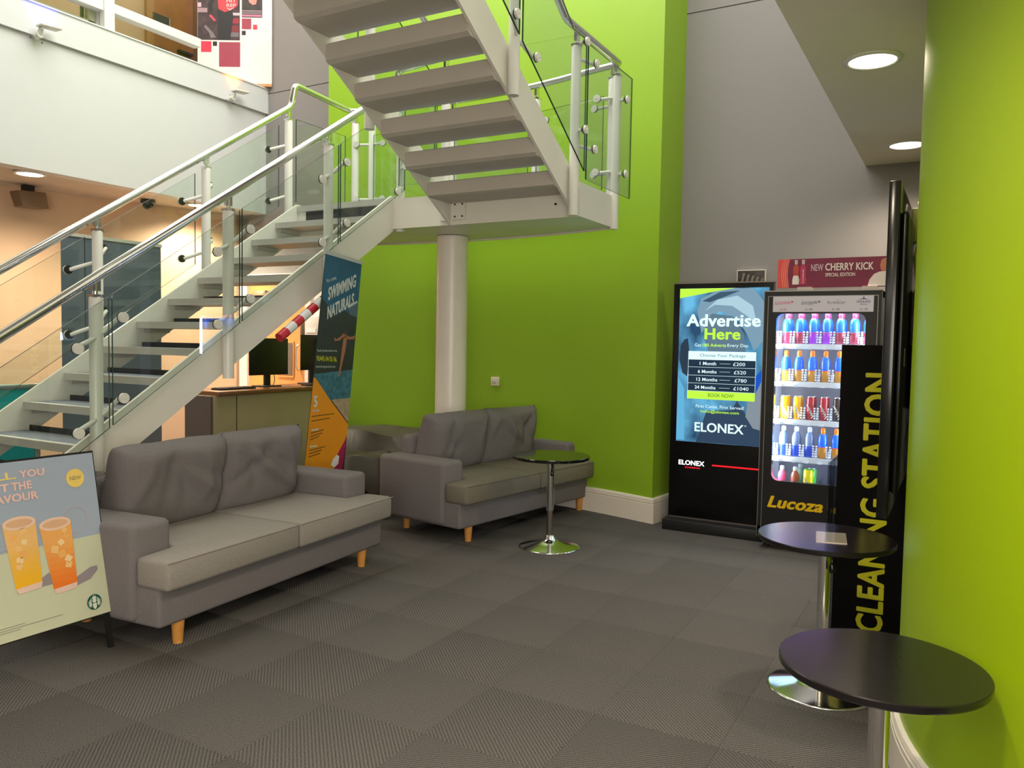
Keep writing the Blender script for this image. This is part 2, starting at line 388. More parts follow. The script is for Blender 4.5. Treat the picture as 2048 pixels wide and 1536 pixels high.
# ------------------------------------------------------------------ staircase
ST = thing('staircase', 'white steel open-tread staircase with glass balustrades and half landing', 'staircase', (-4.7, 2.9, 0), world=True)
def nz(k): return 1.294+.268*k, .178*k
XN, XF = -4.15, -5.23
def stringer(x0, x1, pts): 
    return MB().prism([(x0, y, z) for y, z in pts], (x1-x0, 0, 0))
nl = lambda y: .178/.268*(y-1.294)
for x0, x1 in ((-4.185, -4.165), (-5.245, -5.225)):
    stringer(x0, x1, [(1.18, 0), (1.62, 0), (5.34, nl(5.34)-.27), (5.34, nl(5.30)+.03), (5.30, nl(5.30)+.03), (1.25, nl(1.25)+.05)]).build('stringer', steelw, ST)
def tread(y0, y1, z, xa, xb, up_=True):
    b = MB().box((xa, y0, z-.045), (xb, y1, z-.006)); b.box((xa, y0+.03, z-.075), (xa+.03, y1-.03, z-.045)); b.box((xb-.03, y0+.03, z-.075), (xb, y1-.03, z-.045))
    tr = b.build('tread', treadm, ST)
    MB().prism([(xa, y0-.006, z+.002), (xa, y0+.035, z+.002), (xa, y0+.035, z-.004), (xa, y0, z-.004), (xa, y0, z-.045), (xa, y0-.006, z-.045)], (xb-xa, 0, 0)).build('nosing', brush, tr)
    MB().box((xa+.01, y0+.035, z-.006), (xb-.01, y1-.02, z)).build('carpet_insert', stepc, tr)
    if up_: MB().box((xa+.06, y1-.02, z-.006), (xb-.06, y1-.008, z+.035)).build('carpet_upstand', upst, tr)
    return tr
for k in range(1, 15):
    y, z = nz(k); tread(y, y+.285, z, -5.222, -4.188)
# landing
LZ = 2.67
lar = arcpts(4.84, -5.30, -2.48, 24)
slab = MB().prism([(x, y, 2.435) for x, y in [(-5.30, 5.325), (-2.48, 5.325)]+lar[::-1]], (0, 0, .222)).build('landing_slab', steelw, ST)
fr = MB()
fr.prism([(-5.31, 5.318, 2.42), (-5.31, 5.318, 2.665), (-5.31, 5.308, 2.665), (-5.31, 5.308, 2.42)], (2.84, 0, 0))
fr.build('front_fascia', steelw, ST)
sf = MB().box((-2.482, 5.31, 2.42), (-2.465, lar[-1][1]+.01, 2.665)).build('side_fascia', steelw, ST)
cf = MB()
for (xa, ya), (xb, yb) in zip(lar[:-1], lar[1:]): cf.prism([(xa, ya, 2.42), (xb, yb, 2.42), (xb, yb+.012, 2.42), (xa, ya+.012, 2.42)], (0, 0, .245))
cf.build('curved_fascia', steelw, ST)
MB().prism([(x, y, 2.657) for x, y in [(-5.29, 5.34), (-2.49, 5.34)]+lar[::-1]], (0, 0, .012)).build('landing_carpet', stepc, ST)
ln = MB().box((-5.22, 5.296, 2.625), (-4.19, 5.34, 2.674)).build('landing_nosing', brush, ST)
MB().box((-5.12, 5.300, 2.515), (-4.25, 5.309, 2.62)).build('landing_riser_carpet', upst, ST)
pl = MB().box((-3.56, 5.290, 2.455), (-3.44, 5.308, 2.60)).build('bolt_plate', steelw, ST)
bl = MB()
for a in (-3.535, -3.465):
    for c in (2.48, 2.575): bl.disc((a, 5.287, c), (0, 1, 0), .008, .008, 8)
bl.build('bolts', mat('bolt_dark', (90, 84, 76), .5), pl)
MB().disc((-2.66, 5.305, 2.52), (0, 1, 0), .009, .01, 8).build('bolt', blackm, ST)
# upper flight (rises towards the camera side)
ul = lambda y: 2.42+.61*(5.31-y)
for x0, x1 in ((-3.605, -3.585), (-2.52, -2.50)):
    stringer(x0, x1, [(5.31, 2.42), (5.31, ul(5.31)+.27), (2.5, ul(2.5)+.27), (2.5, ul(2.5))]).build('stringer', steelw, ST)
for k in range(0, 9):
    y1 = 4.985-.2768*k; z = 2.69+.1665*k
    b = MB()
    # pan tread: rear face, sloping soffit and front lip
    pr = [(y1, z), (y1, z-.10), (y1+.03, z-.118), (y1+.31, z-.118), (y1+.33, z-.10), (y1+.33, z)]
    b.prism([(-3.585, yy, zz) for yy, zz in pr], (1.065, 0, 0))
    if k == 0: b = MB().prism([(-3.585, yy, zz) for yy, zz in [(y1, z), (y1, z-.095), (y1+.03, z-.105), (5.305, z-.105), (5.305, z)]], (1.065, 0, 0))
    tr = b.build('tread', treadm, ST)
    MB().box((-3.57, y1+.01, z), (-2.53, min(y1+.32, 5.30), z+.006)).build('carpet_insert', stepc, tr)
MB().box((-3.75, 1.3, 3.99), (-2.35, 2.55, 4.25)).build('top_landing_slab', steelw, ST)
# posts, clamps, glass, rails
def post(x, y, z0, z1, flat=False):
    return MB().tube([(x, y, z0), (x, y, z1-.01), (x, y, z1)], .035, 20, rs=[.035, .035, .03]).build('post', steelp, ST)
def bracket(pp, x, y, z, top):
    b = MB(); b.tube([(x, y, z-.01), (x+.0, y, z+.03), (x, y, top)], .012, 8)
    b.box((x-.03, y-.03, z-.004), (x+.03, y+.03, z+.012)); b.obox((x, y, (z+top)/2+.02), (.02, 0, 0), (0, .05, 0), (0, 0, top-z-.02))
    b.build('rail_bracket', chrome, pp)
def clamp(pp, x, y, z, ex, ey, dxn, dyn, dz=0):
    """arm from the post to a disc: (ex,ey) offset along the rail, (dxn,dyn) outward normal"""
    b = MB(); p0 = Vector((x, y, z)); d = Vector((ex, ey, dz)); nn = Vector((dxn, dyn, 0))
    b.tube([p0+nn*.01, p0+d*.35+nn*.035, p0+d*.75+nn*.05, p0+d*.98+nn*.055, p0+d+nn*.06], .013, 10)
    a = b.build('glass_clamp', steelp, pp)
    q = p0+d+nn*.075
    MB().disc(q+nn*.018, nn, .029, .016, 20).disc(q+nn*.028, nn, .006, .006, 8).build('clamp_disc', steelp, a)
    MB().disc(q+nn*.006, nn, .030, .008, 20).build('clamp_gasket', blackrub, a)
    return a
def pane(poly, nrm, th=.011):
    nrm = Vector(nrm).normalized()
    return MB().prism([Vector(p)-nrm*th/2 for p in poly], nrm*th, 0, 1).build('glass_panel', [glass, gedge], ST)
# near side of lower flight
def railz(y): return nl(y)+.895
for X, sgn, ys in ((-4.125, 1, (1.77, 2.68, 3.58, 4.50)), (-5.30, -1, (1.60, 2.55, 3.46, 4.38, 5.27))):
    for y in ys:
        zt = railz(y)-.105
        if sgn > 0: pp = post(X, y, (.76 if 2 < y < 3 else nl(y)-.28) if y > 2 else 0, zt)
        else: pp = post(X, y, nl(y)-.25 if y > 2 else 0, zt)
        bracket(pp, X, y, zt, railz(y)-.02)
        for s in (-1, 1):
            if y > 5 and s > 0: continue
            for h in (.53, .085):
                clamp(pp, X, y, nl(y)+h+.045, 0, s*(.16 if s < 0 else .10), sgn, 0, (.16 if s > 0 else -.10)*.664+(0 if sgn > 0 else .0))
    gx = X+sgn*.075
    seq = list(ys)
    if sgn > 0: seq = seq+[5.36]
    for a, b in zip(seq[:-1], seq[1:]):
        a2, b2 = a+.045, b+(.025 if sgn > 0 and b < 5.3 else -.045)
        if sgn > 0: a2 = a+.045
        pane([(gx, a2, nl(a2)+.06), (gx, b2, nl(b2)+.06), (gx, b2, nl(b2)+.775), (gx, a2, nl(a2)+.775)], (1, 0, 0))
def rail(pts, name='handrail', r=.0275):
    # rounded corners
    P = [Vector(p) for p in pts]; out = [P[0]]
    for i in range(1, len(P)-1):
        a = (P[i-1]-P[i]); b = (P[i+1]-P[i]); d = min(.05, a.length*.4, b.length*.4)
        pa, pb = P[i]+a.normalized()*d, P[i]+b.normalized()*d
        for t_ in (0, .25, .5, .75, 1): out.append(pa*(1-t_)**2+P[i]*2*t_*(1-t_)+pb*t_*t_)
    out.append(P[-1])
    return MB().tube(out, r, 14).build(name, chrome, ST)
rail([(-4.125, 1.45, railz(1.45)-.12), (-4.125, 1.5, railz(1.5)), (-4.125, 5.30, railz(5.30)), (-4.125, 5.31, 3.70), (-3.68, 5.31, 3.735), (-3.64, 5.25, 3.76), (-3.64, 2.6, 3.80+.61*2.45)])
ra = arcpts(4.78, -5.22, -2.47, 10)
LR = 3.69
rail([(-5.30, 1.35, railz(1.35)-.1), (-5.30, 1.4, railz(1.4)), (-5.30, 5.30, railz(5.30)+.0), (-5.28, 5.32, LR+.06), (-5.24, ra[0][1]-.02, LR)]+[(x, y, LR) for x, y in ra[1:-1]]+[(-2.44, 5.94, LR), (-2.44, 4.97, LR), (-2.44, 2.6, LR+.64*2.37+.03)])
# landing posts
def arcy(x, Rr): return CY+math.sqrt(Rr*Rr-(x-CX)**2)
back = [(-5.20, arcy(-5.20, 4.78)), (-5.04, arcy(-5.04, 4.80)), (-4.17, arcy(-4.17, 4.80)), (-3.28, arcy(-3.28, 4.80)), (-2.50, arcy(-2.50, 4.80))]
for i, (x, y) in enumerate(back):
    pp = post(x, y, 2.60, LR-.11); bracket(pp, x, y, LR-.11, LR-.02)
    d = Vector((y-CY, -(x-CX))).normalized(); nrm = Vector((x-CX, y-CY)).normalized()
    for s in (-1, 1):
        if (i == 0 and s < 0) or (i == 4 and s > 0) or (i == 0): continue
        for h in (.28, .80): clamp(pp, x, y, LZ+h-.1, d.x*s*.14, d.y*s*.14, -nrm.x*.6, -nrm.y*.6)
bk2 = back[1:]
for (xa, ya), (xb, yb) in zip(bk2[:-1], bk2[1:]):
    d = (Vector((xb, yb, 0))-Vector((xa, ya, 0))); L_ = d.length; d.normalize(); n_ = Vector((d.y, -d.x, 0))
    a = Vector((xa, ya, 0))+d*.05+n_*.05; b = Vector((xb, yb, 0))-d*.05+n_*.05
    pane([a+Vector((0, 0, 2.72)), b+Vector((0, 0, 2.72)), b+Vector((0, 0, 3.45)), a+Vector((0, 0, 3.45))], n_)
pane([(-5.27, 5.33, 2.72), (-5.27, 5.98, 2.72), (-5.27, 5.98, 3.45), (-5.27, 5.33, 3.45)], (1, 0, 0))
# landing corner post between the flights, and posts of upper flight
pp = post(-4.125, 5.36, 2.40, 3.42); bracket(pp, -4.125, 5.36, 3.42, 3.60)
for h in (.22, .82): clamp(pp, -4.125, 5.36, LZ+h-.13, 0, -.15, 1, 0, -.06)
for h in (.30, .86): clamp(pp, -4.125, 5.36, LZ+h-.06, .13, -.01, 0, -1)
pp = post(-3.64, 5.30, 2.45, 3.60); bracket(pp, -3.64, 5.30, 3.60, 3.72)
pane([(-4.08, 5.28, 2.76), (-3.71, 5.28, 2.76), (-3.71, 5.28, 3.64), (-4.08, 5.28, 3.64)], (0, 1, 0))
for y in (4.375, 3.45):
    z0 = ul(y); pp = post(-3.64, y, z0-.04, z0+1.17); bracket(pp, -3.64, y, z0+1.17, z0+1.3)
    for h in (.33, .9): 
        for s in (-1, 1): clamp(pp, -3.64, y, z0+h, 0, s*.13, -1, 0, -s*.08)
for y0, y1 in ((5.24, 4.43), (4.32, 3.5), (3.4, 2.6)):
    pane([(-3.70, y0, ul(y0)+.3), (-3.70, y1, ul(y1)+.3), (-3.70, y1, ul(y1)+1.08), (-3.70, y0, ul(y0)+1.08)], (1, 0, 0))
XR = -2.455
for y in (5.175, 4.295, 3.4):
    z0 = 2.405 if y > 5 else ul(y)-.01+(.0)
    zt = LR-.11 if y > 5 else z0+1.17+.05
    pp = post(XR, y, z0 if y > 5 else z0-.03, zt); bracket(pp, XR, y, zt, LR-.02 if y > 5 else LR+.64*(4.97-y)+.0)
    for s in (-1, 1):
        for h in (.33, .93):
            if y > 5: clamp(pp, XR, y, 2.50+h+(.06 if s > 0 else .16), 0, s*(.15 if s > 0 else .02), 1, 0, 0)
            else: clamp(pp, XR, y, z0+h-.02, 0, s*.13, 1, 0, -s*.085)
pp = post(XR, 5.92, 2.405, LR-.10); bracket(pp, XR, 5.92, LR-.10, LR-.02)
for h in (.28, .85): clamp(pp, XR, 5.92, LZ+h-.12, 0, .0, 1, 0, 0); clamp(pp, XR, 5.92, LZ+h-.10, -.14, .03, 0, -1)
gx = XR+.07
g0 = lambda y: 2.705+.645*(5.20-y)
pane([(gx, 5.19, g0(5.19)), (gx, 4.27, g0(4.27)), (gx, 4.27, g0(4.27)+.8), (gx, 4.97, 3.62), (gx, 5.19, 3.62)], (1, 0, 0))
pane([(gx, 4.23, g0(4.23)), (gx, 3.42, g0(3.42)), (gx, 3.42, g0(3.42)+.8), (gx, 4.23, g0(4.23)+.8)], (1, 0, 0))
pane([(gx, 5.22, 2.66), (gx, 6.06, 2.66), (gx, 6.06, 3.60), (gx, 5.22, 3.60)], (1, 0, 0))

# striped foam guard under the stringer
t = thing('foam_guard', 'red and white striped foam tube with grey end on the stair underside edge', 'safety guard', (-4.15, 4.1, 1.5), world=True)
A = Vector((-4.128, 4.02, nl(4.02)-.305)); B = Vector((-4.128, 4.62, nl(4.62)-.305)); D = B-A
red = mat('red_tape', (200, 40, 55), .35); wht = mat('white_tape', (232, 232, 232), .35)
for i in range(6):
    a, b = A+D*(i*.115), A+D*((i+1)*.115)
    MB().tube([a, b], .034, 14).build('stripe', red if i % 2 == 0 else wht, t)
MB().tube([A+D*.69, B], .032, 14).build('grey_sleeve', mat('grey_foam', (92, 92, 98), .7), t)

# ------------------------------------------------------------------ sofas
def fabric(name, col):
    if name in MATS: return MATS[name]
    m = mat(name, col, .9, bump=.5, bscale=420, var=.07, vscale=90, spec=.2); return m
fb = fabric('charcoal_weave', (120, 115, 116)); fb2 = fabric('seat_weave', (148, 142, 136))
def soft(mb_or, name, m, parent, lv=2, disp=0, seed=0, folds=0):
    o = mb_or.build(name, m, parent)
    me = o.data; bm = bmesh.new(); bm.from_mesh(me); bmesh.ops.remove_doubles(bm, verts=bm.verts, dist=1e-5); bm.to_mesh(me); bm.free()
    return o
def pillow(w, h, t, seed, fold=.012, crown=.35, nx=18, nz_=16):
    """cushion in local X(width) Z(height) Y(thickness, front = +Y), soft edges and pull creases"""
    rnd = random.Random(seed); b = MB(); ang = [rnd.uniform(-1.1, 1.1) for _ in range(7)]; ph = [rnd.uniform(0, 6) for _ in range(7)]
    cx = [rnd.uniform(-.8, .8) for _ in range(7)]
    def prof(u):  # superellipse style rounding
        return max(0, 1-abs(u)**5)**.42
    def P(i, k, s):
        u, v = -1+2*i/nx, -1+2*k/nz_
        e = prof(u)*prof(v); th = t/2*(.62*min(1, e*1.2)+.38*e*(1-crown*(u*u+v*v)/2))
        x = u*w/2*(1-.03*(1-v*v)*abs(u)); z = v*h/2*(1-.02*(1-u*u))
        f = 0
        for q in range(7):
            r = (u-cx[q])*math.cos(ang[q])+(v-.9)*math.sin(ang[q])*.8+.06*math.sin(v*4+ph[q])
            f += math.exp(-(r*9)**2)*math.cos((v-.3)*1.6)*(1 if q % 2 else -1)
        corner = math.exp(-((abs(u)-1)**2+(abs(v)-1)**2)*6)
        return (x, s*(th+fold*f*e-.01*corner*0), z)
    for s in (1, -1):
        vs = [P(i, k, s) for k in range(nz_+1) for i in range(nx+1)]
        fs = []
        for k in range(nz_):
            for i in range(nx):
                q = k*(nx+1)+i; fs.append((q, q+1, q+nx+2, q+nx+1))
        b.add(vs, fs, 0, True)
    return b
def rbox(a, b, r=.03, seg=3):
    """rounded box mesh"""
    bm = bmesh.new(); bmesh.ops.create_cube(bm, size=1)
    for v in bm.verts:
        v.co = Vector(((a[0]+b[0])/2+v.co.x*(b[0]-a[0]), (a[1]+b[1])/2+v.co.y*(b[1]-a[1]), (a[2]+b[2])/2+v.co.z*(b[2]-a[2])))
    bmesh.ops.bevel(bm, geom=list(bm.edges), offset=r, segments=seg, affect='EDGES', profile=.5)
    mb = MB(); bm.verts.index_update(); mb.add([v.co[:] for v in bm.verts], [[v.index for v in f.verts] for f in bm.faces], 0, True); bm.free()
    return mb
def merge_pillow(o):
    bm = bmesh.new(); bm.from_mesh(o.data); bmesh.ops.remove_doubles(bm, verts=bm.verts, dist=.0008); bmesh.ops.recalc_face_normals(bm, faces=bm.faces); bm.to_mesh(o.data); bm.free()
def tseat(x0, x1, y0, y1, z0, z1, notch_left, notch_w=.23, notch_y=-.115):
    """T cushion: wraps in front of the arm on its outer side; local x = width, y = front"""
    if notch_left: pts = [(x0, notch_y), (x0, y1), (x1, y1), (x1, y0), (x0+notch_w, y0), (x0+notch_w, notch_y)]
    else: pts = [(x0, y0), (x0, y1), (x1, y1), (x1, notch_y), (x1-notch_w, notch_y), (x1-notch_w, y0)]
    b = MB().prism([(x, y, z0) for x, y in pts], (0, 0, z1-z0))
    return b
def sofa(name, label, a, d, seat_m, seed, k=1.0):
    ang = math.atan2(d[1], d[0])
    # local frame: x along the front (s), y = -front normal ... front normal n = (d.y,-d.x) is local -y
    t = thing(name, label, 'sofa', (a[0], a[1], 0), ang, group='grey two-seat sofas by the staircase')
    def L(x0, x1, n0, n1, z0, z1, r): return rbox((x0, -n1, z0), (x1, -n0, z1), r)
    L(-.15, 1.69, -.79, .045, .115, .31, .02).build('frame', fb, t)
    for nm, x0, x1 in (('armrest', -.18, .06), ('armrest', 1.48, 1.72)):
        L(x0, x1, -.80, -.10, .125, .60, .035).build(nm, fb, t)
    L(.06, 1.48, -.80, -.66, .125, .74, .04).build('backrest', fb, t)
    for left, x0, x1 in ((True, -.165, .765), (False, .775, 1.705)):
        if left: pts = [(x0, .12), (x1, .12), (x1, -.72), (.065, -.72), (.065, -.095), (x0, -.095)]
        else: pts = [(x0, .12), (x1, .12), (x1, -.095), (1.475, -.095), (1.475, -.72), (x0, -.72)]
        b = MB().prism([(x, -n_, .305) for x, n_ in pts], (0, 0, .145))
        o = b.build('seat_cushion', seat_m, t, bevel=.022)
        for v in o.data.vertices:   # soft crown
            if v.co.z > .42:
                u_ = (v.co.x-(x0+x1)/2)/.47; v.co.z += .012*(1-min(1, u_*u_))
        pts2 = [(x, -n_) for x, n_ in pts]
        tp = [Vector((x, y, .438)) for x, y in pts2]
        MB().tube([p+Vector((0, 0, .006)) for p in tp[:2]], .003, 6).build('piping', seat_m, o)
    for i, (cxl, w_, tilt, yaw_) in enumerate(((.43, .78, .20, .03*k), (1.13, .72, .17, -.04*k))):
        o = pillow(w_, .50, .24, seed+i, fold=.017*k, nx=34, nz_=26).build('back_cushion', fb, t)
        merge_pillow(o)
        ring = []
        for q_ in range(41):
            a_ = 2*PI*q_/40; cx_, sz_ = math.cos(a_), math.sin(a_); f_ = (abs(cx_)**6+abs(sz_)**6)**(-1/6)
            ring.append((cx_*f_*w_*.455, .062, sz_*f_*.222))
        MB().tube(ring, .0035, 6, cap=False).build('piping', fb, o)
        # front of pillow (+Y local of pillow) must face local -y
        o.location = (cxl, .555, .675); o.rotation_euler = (tilt*-1, 0, PI+yaw_)
    for x in (0, 1.52):
        for n_ in (0, -.655):
            sgx = -1 if x == 0 else 1
            MB().tube([(x, -n_, .0), (x-.0*sgx, -n_, .125)], .03, 10, rs=[.024, .034]).build('leg', wood, t)
    return t
# local x = d; local -y = front normal n ; n=(d.y,-d.x) -> local axis y = (-d.y, d.x) = -n  OK
sofa('sofa', 'large grey fabric sofa with pale seat beside the stair, in front of the counter', (-3.315, 2.565), (-.0792, .9969), fb2, 3)
sofa('sofa', 'grey fabric sofa in front of the cream column and curved lime wall', (-3.207, 5.037), (.1476, .989), fabric('seat_weave_dark', (122, 116, 104)), 11, 1.3)

# ------------------------------------------------------------------ bistro tables
def table(label, x, y, z, r, topmat, lever=True, rbase=.225, pole=.6):
    t = thing('bistro_table', label, 'table', (x, y, 0), 0, group='round black tables on chrome pedestals')
    MB().lathe([(.001, z-.022), (r-.003, z-.022), (r, z-.018), (r, z-.003), (r-.003, z), (.001, z)], 72).build('tabletop', topmat, t).data.set_sharp_from_angle(angle=.5)
    MB().lathe([(.001, 0), (rbase, 0), (rbase, .005), (rbase-.01, .009), (.12, .028), (.07, .045), (.045, .062), (.034, .085), (.028, .09), (.001, .09)], 64).build('base', chrome, t)
    MB().tube([(0, 0, .088), (0, 0, z*.42)], .021, 24).build('inner_pole', mat('pole_steel', (190, 184, 178), .16, 1), t)
    MB().tube([(0, 0, z*.40), (0, 0, z-.03)], .027, 24).tube([(0, 0, z-.034), (0, 0, z-.022)], .09, 24).build('outer_pole', chrome, t)
    if lever:
        MB().tube([(0.02, -.02, z-.04), (.035, -.045, z-.07), (.036, -.048, z-.12)], .006, 8).tube([(.036, -.048, z-.10), (.037, -.049, z-.125), (.037, -.05, z-.145)], .01, 10, rs=[.006, .015, .011]).build('height_lever', black, t)
    return t
glossy = mat('black_gloss_top', (14, 14, 15), .07, var=.05, coat=.3)
table('round table with high gloss black top standing in front of the far sofa', -2.618, 5.227, .68, .288, glossy)
table('round black table in the middle of the three, beside the vertical yellow lettered sign', -.50, 3.695, .68, .284, blackt)
table('nearest round black table, at bottom right against the lime drum', -.165, 2.36, .65, .265, blackt, lever=False)
c = MB().obox((-.475, 3.675, .6815), (.12, .03, 0), (-.03, .20, 0), (0, 0, .002)).build('table_card', mat('silver_card', (190, 178, 160), .12, .6))
tag(c, 'flat shiny rectangular card lying on the middle round black table', 'card')

# ------------------------------------------------------------------ cleaning station sign
t = thing('cleaning_station_sign', 'tall narrow black sign with yellow lettering CLEANING STATION reading upwards', 'sign', (-.4, 4.41, 0), world=True)
MB().box((-.553, 4.40, 0), (-.085, 4.425, 1.52)).build('sign_board', mat('sign_black', (14, 11, 12), .7, spec=.12), t)
ylw = mat('sign_yellow', (218, 214, 10), .5)
text('sign_lettering', 'CLEANING STATION', ylw, t, (-.309, 4.40, .055), (0, 0, 1.325), (-.128, 0, 0), th=.003, bold=.034, sp=1.02, label='yellow capital lettering running upwards')
MB().box((-.56, 4.12, .02), (-.552, 4.40, .95)).build('acrylic_side', acry, t)

# ------------------------------------------------------------------ portrait display seen from behind
t = thing('wall_display', 'tall thin black screen seen edge-on against the lime drum, cables behind', 'screen', (-.26, 3.8, 1.5), world=True)
MB().box((-.272, 3.30, .86), (-.232, 4.36, 2.125)).build('screen_body', black, t, bevel=.004)
MB().box((-.231, 3.36, .95), (-.205, 4.2, 2.02)).build('rear_housing', mat('rear_black', (18, 18, 20), .25), t, bevel=.01)
MB().box((-.2045, 3.40, 1.435), (-.2035, 3.46, 1.505)).build('rating_label', mat('label_cream', (200, 196, 178), .5), t)
MB().box((-.22, 3.75, 1.95), (-.17, 3.85, 2.09)).build('power_adapter', mat('cream_plastic', (218, 200, 165), .4), t, bevel=.006)
MB().tube([(-.19, 3.80, 1.97), (-.20, 3.74, 1.88), (-.19, 3.75, 1.78), (-.175, 3.82, 1.70)], .006, 8).tube([(-.19, 3.82, 2.09), (-.2, 3.86, 2.13), (-.18, 3.92, 2.08)], .005, 8).build('cream_cable', MATS['cream_plastic'], t)
cb = MB()
for q in range(5):
    z0 = 1.9-.18*q; cb.tube([(-.19, 3.7+.05*q, z0), (-.17, 3.76, z0-.1), (-.195, 3.72+.03*q, z0-.22), (-.18, 3.85, z0-.3)], .005, 6)
cb.build('black_cables', blackrub, t)
MB().box((-.2, 3.75, 1.25), (-.12, 3.95, 1.75)).build('wall_bracket', blackm, t)

# ------------------------------------------------------------------ advertising kiosk
K = thing('digital_kiosk', 'tall black advertising totem with lit blue screen reading Advertise Here', 'kiosk', (-1.7, 6.4, 0), world=True)
yk = 6.38
MB().box((-2.105, 6.25, 0), (-1.312, 6.62, .085)).build('base', blackm, K, bevel=.004)
MB().box((-2.10, yk, .08), (-1.312, 6.47, 2.005)).build('cabinet', mat('kiosk_black', (7, 7, 8), .25), K, bevel=.006)
MB().box((-2.103, yk-.004, 2.0), (-1.31, 6.475, 2.01)).box((-2.09, yk-.006, .085), (-1.31, yk, .095)).build('metal_trim', mat('dull_metal', (150, 140, 135), .3, .9), K)
def screenmat():
    m = bpy.data.materials.new('lit_screen'); m.use_nodes = True; nt = m.node_tree; nt.nodes.clear(); N = nt.nodes.new; L = nt.links.new
    o = N('ShaderNodeOutputMaterial'); e = N('ShaderNodeEmission'); tc = N('ShaderNodeTexCoord'); nz1 = N('ShaderNodeTexNoise')
    mp = N('ShaderNodeMapping'); mp.inputs['Scale'].default_value = (3, 1, 2.0); L(tc.outputs['Object'], mp.inputs[0]); L(mp.outputs[0], nz1.inputs['Vector'])
    nz1.inputs['Scale'].default_value = 1.6; nz1.inputs['Detail'].default_value = 3
    cr = N('ShaderNodeValToRGB'); L(nz1.outputs['Fac'], cr.inputs[0])
    cr.color_ramp.elements[0].position = .35; cr.color_ramp.elements[0].color = rgb(38, 66, 92)
    cr.color_ramp.elements[1].position = .68; cr.color_ramp.elements[1].color = rgb(92, 160, 196)
    L(cr.outputs[0], e.inputs[0]); e.inputs[1].default_value = 1.35; L(e.outputs[0], o.inputs[0]); return m
scr = MB().box((-2.047, yk-.003, .718), (-1.338, yk, 1.962)).build('screen', screenmat(), K)
def em(name, col, s=1.0): return mat(name, col, .5, emit=s)
e_w = em('screen_white', (225, 252, 255), 1.0); e_g = em('screen_lime', (190, 250, 70), 1.0); e_k = em('screen_navy', (28, 48, 66), 1.0)
def flat(name, pts, m, parent, y, th=.0006):
    return MB().prism([(x, y, z) for x, z in pts], (0, -th, 0)).build(name, m, parent)
ys = yk-.0032
hair = [(-1.86, 1.60), (-1.90, 1.78), (-1.87, 1.88), (-1.76, 1.935), (-1.62, 1.96), (-1.46, 1.955), (-1.38, 1.86), (-1.36, 1.70), (-1.37, 1.55), (-1.44, 1.47), (-1.5, 1.60), (-1.58, 1.72), (-1.72, 1.78), (-1.80, 1.70)]
flat('photo_hair', hair, em('screen_hair', (120, 152, 172), 1.0), scr, ys)
flat('photo_hair_light', [(-1.84, 1.78), (-1.74, 1.87), (-1.58, 1.90), (-1.46, 1.82), (-1.42, 1.66), (-1.5, 1.74), (-1.62, 1.82), (-1.76, 1.83)], em('screen_hair_light', (168, 200, 214), 1.0), scr, ys-.0007)
flat('photo_hair_dark', [(-1.86, 1.86), (-1.72, 1.93), (-1.56, 1.94), (-1.66, 1.90), (-1.80, 1.85)], em('screen_hair_dark', (58, 84, 104), 1.0), scr, ys-.0014)
flat('photo_face', [(-1.83, 1.70), (-1.78, 1.76), (-1.62, 1.74), (-1.52, 1.60), (-1.5, 1.44), (-1.60, 1.36), (-1.72, 1.38), (-1.80, 1.46), (-1.84, 1.56)], em('screen_face', (92, 118, 136), 1.0), scr, ys-.0007)
flat('photo_strap', [(-1.46, 1.16), (-1.42, 1.27), (-1.36, 1.34), (-1.34, 1.30), (-1.38, 1.22), (-1.42, 1.13)], em('screen_strap', (20, 84, 190), 1.0), scr, ys-.0007)
flat('photo_shoulder', [(-1.47, 1.12), (-1.40, 1.22), (-1.34, 1.28), (-1.34, .84), (-1.43, .86), (-1.49, .95)], em('screen_shoulder', (128, 140, 150), 1.0), scr, ys-.0002)
flat('photo_dark_blur', [(-1.60, .99), (-1.56, 1.07), (-1.48, .95), (-1.34, .80), (-1.34, .72), (-1.88, .72), (-1.80, .98)], em('screen_dark', (46, 66, 90), 1.0), scr, ys-.0001)
flat('photo_dark_wheel', [(-2.03, 1.50), (-2.0, 1.55), (-1.97, 1.56), (-1.95, 1.4), (-1.97, 1.25), (-2.01, 1.28), (-2.035, 1.38)], em('screen_dark2', (40, 56, 74), 1.0), scr, ys-.0001)
flat('photo_blue_panel', [(-2.046, .73), (-2.046, 1.25), (-1.99, 1.15), (-1.98, .73)], em('screen_pale_blue', (96, 172, 212), 1.0), scr, ys-.0001)
flat('lime_corner', [(-2.046, 1.885), (-2.046, 1.961), (-1.60, 1.961), (-1.78, 1.932)], e_g, scr, ys-.002)
def kt(s, x0, z0, x1, z1, m, bold=.0, nm='screen_lettering'):
    text(nm, s, m, scr, (x0, ys-.0025, z0), (x1-x0, 0, 0), (0, 0, z1-z0), th=.0006, bold=bold)
kt('Advertise', -1.985, 1.655, -1.395, 1.755, e_w, .03); kt('Here', -1.835, 1.552, -1.548, 1.642, e_g, .03)
kt('Get', -1.912, 1.494, -1.858, 1.52, e_w, .008); kt('180 Adverts', -1.848, 1.494, -1.658, 1.52, e_g, .02); kt('Every Day.', -1.648, 1.488, -1.477, 1.52, e_w, .008)
flat('price_table', [(-1.962, 1.137), (-1.962, 1.39), (-1.422, 1.39), (-1.422, 1.137)], e_k, scr, ys-.001)
flat('price_table_heading', [(-1.962, 1.389), (-1.962, 1.457), (-1.422, 1.457), (-1.422, 1.389)], e_w, scr, ys-.002)
ln_ = MB()
for z in (1.329, 1.262, 1.199, 1.137): ln_.box((-1.962, ys-.0025, z-.0012), (-1.422, ys-.0015, z+.0012))
for x in (-1.962, -1.424): ln_.box((x, ys-.0025, 1.137), (x+.0025, ys-.0015, 1.39))
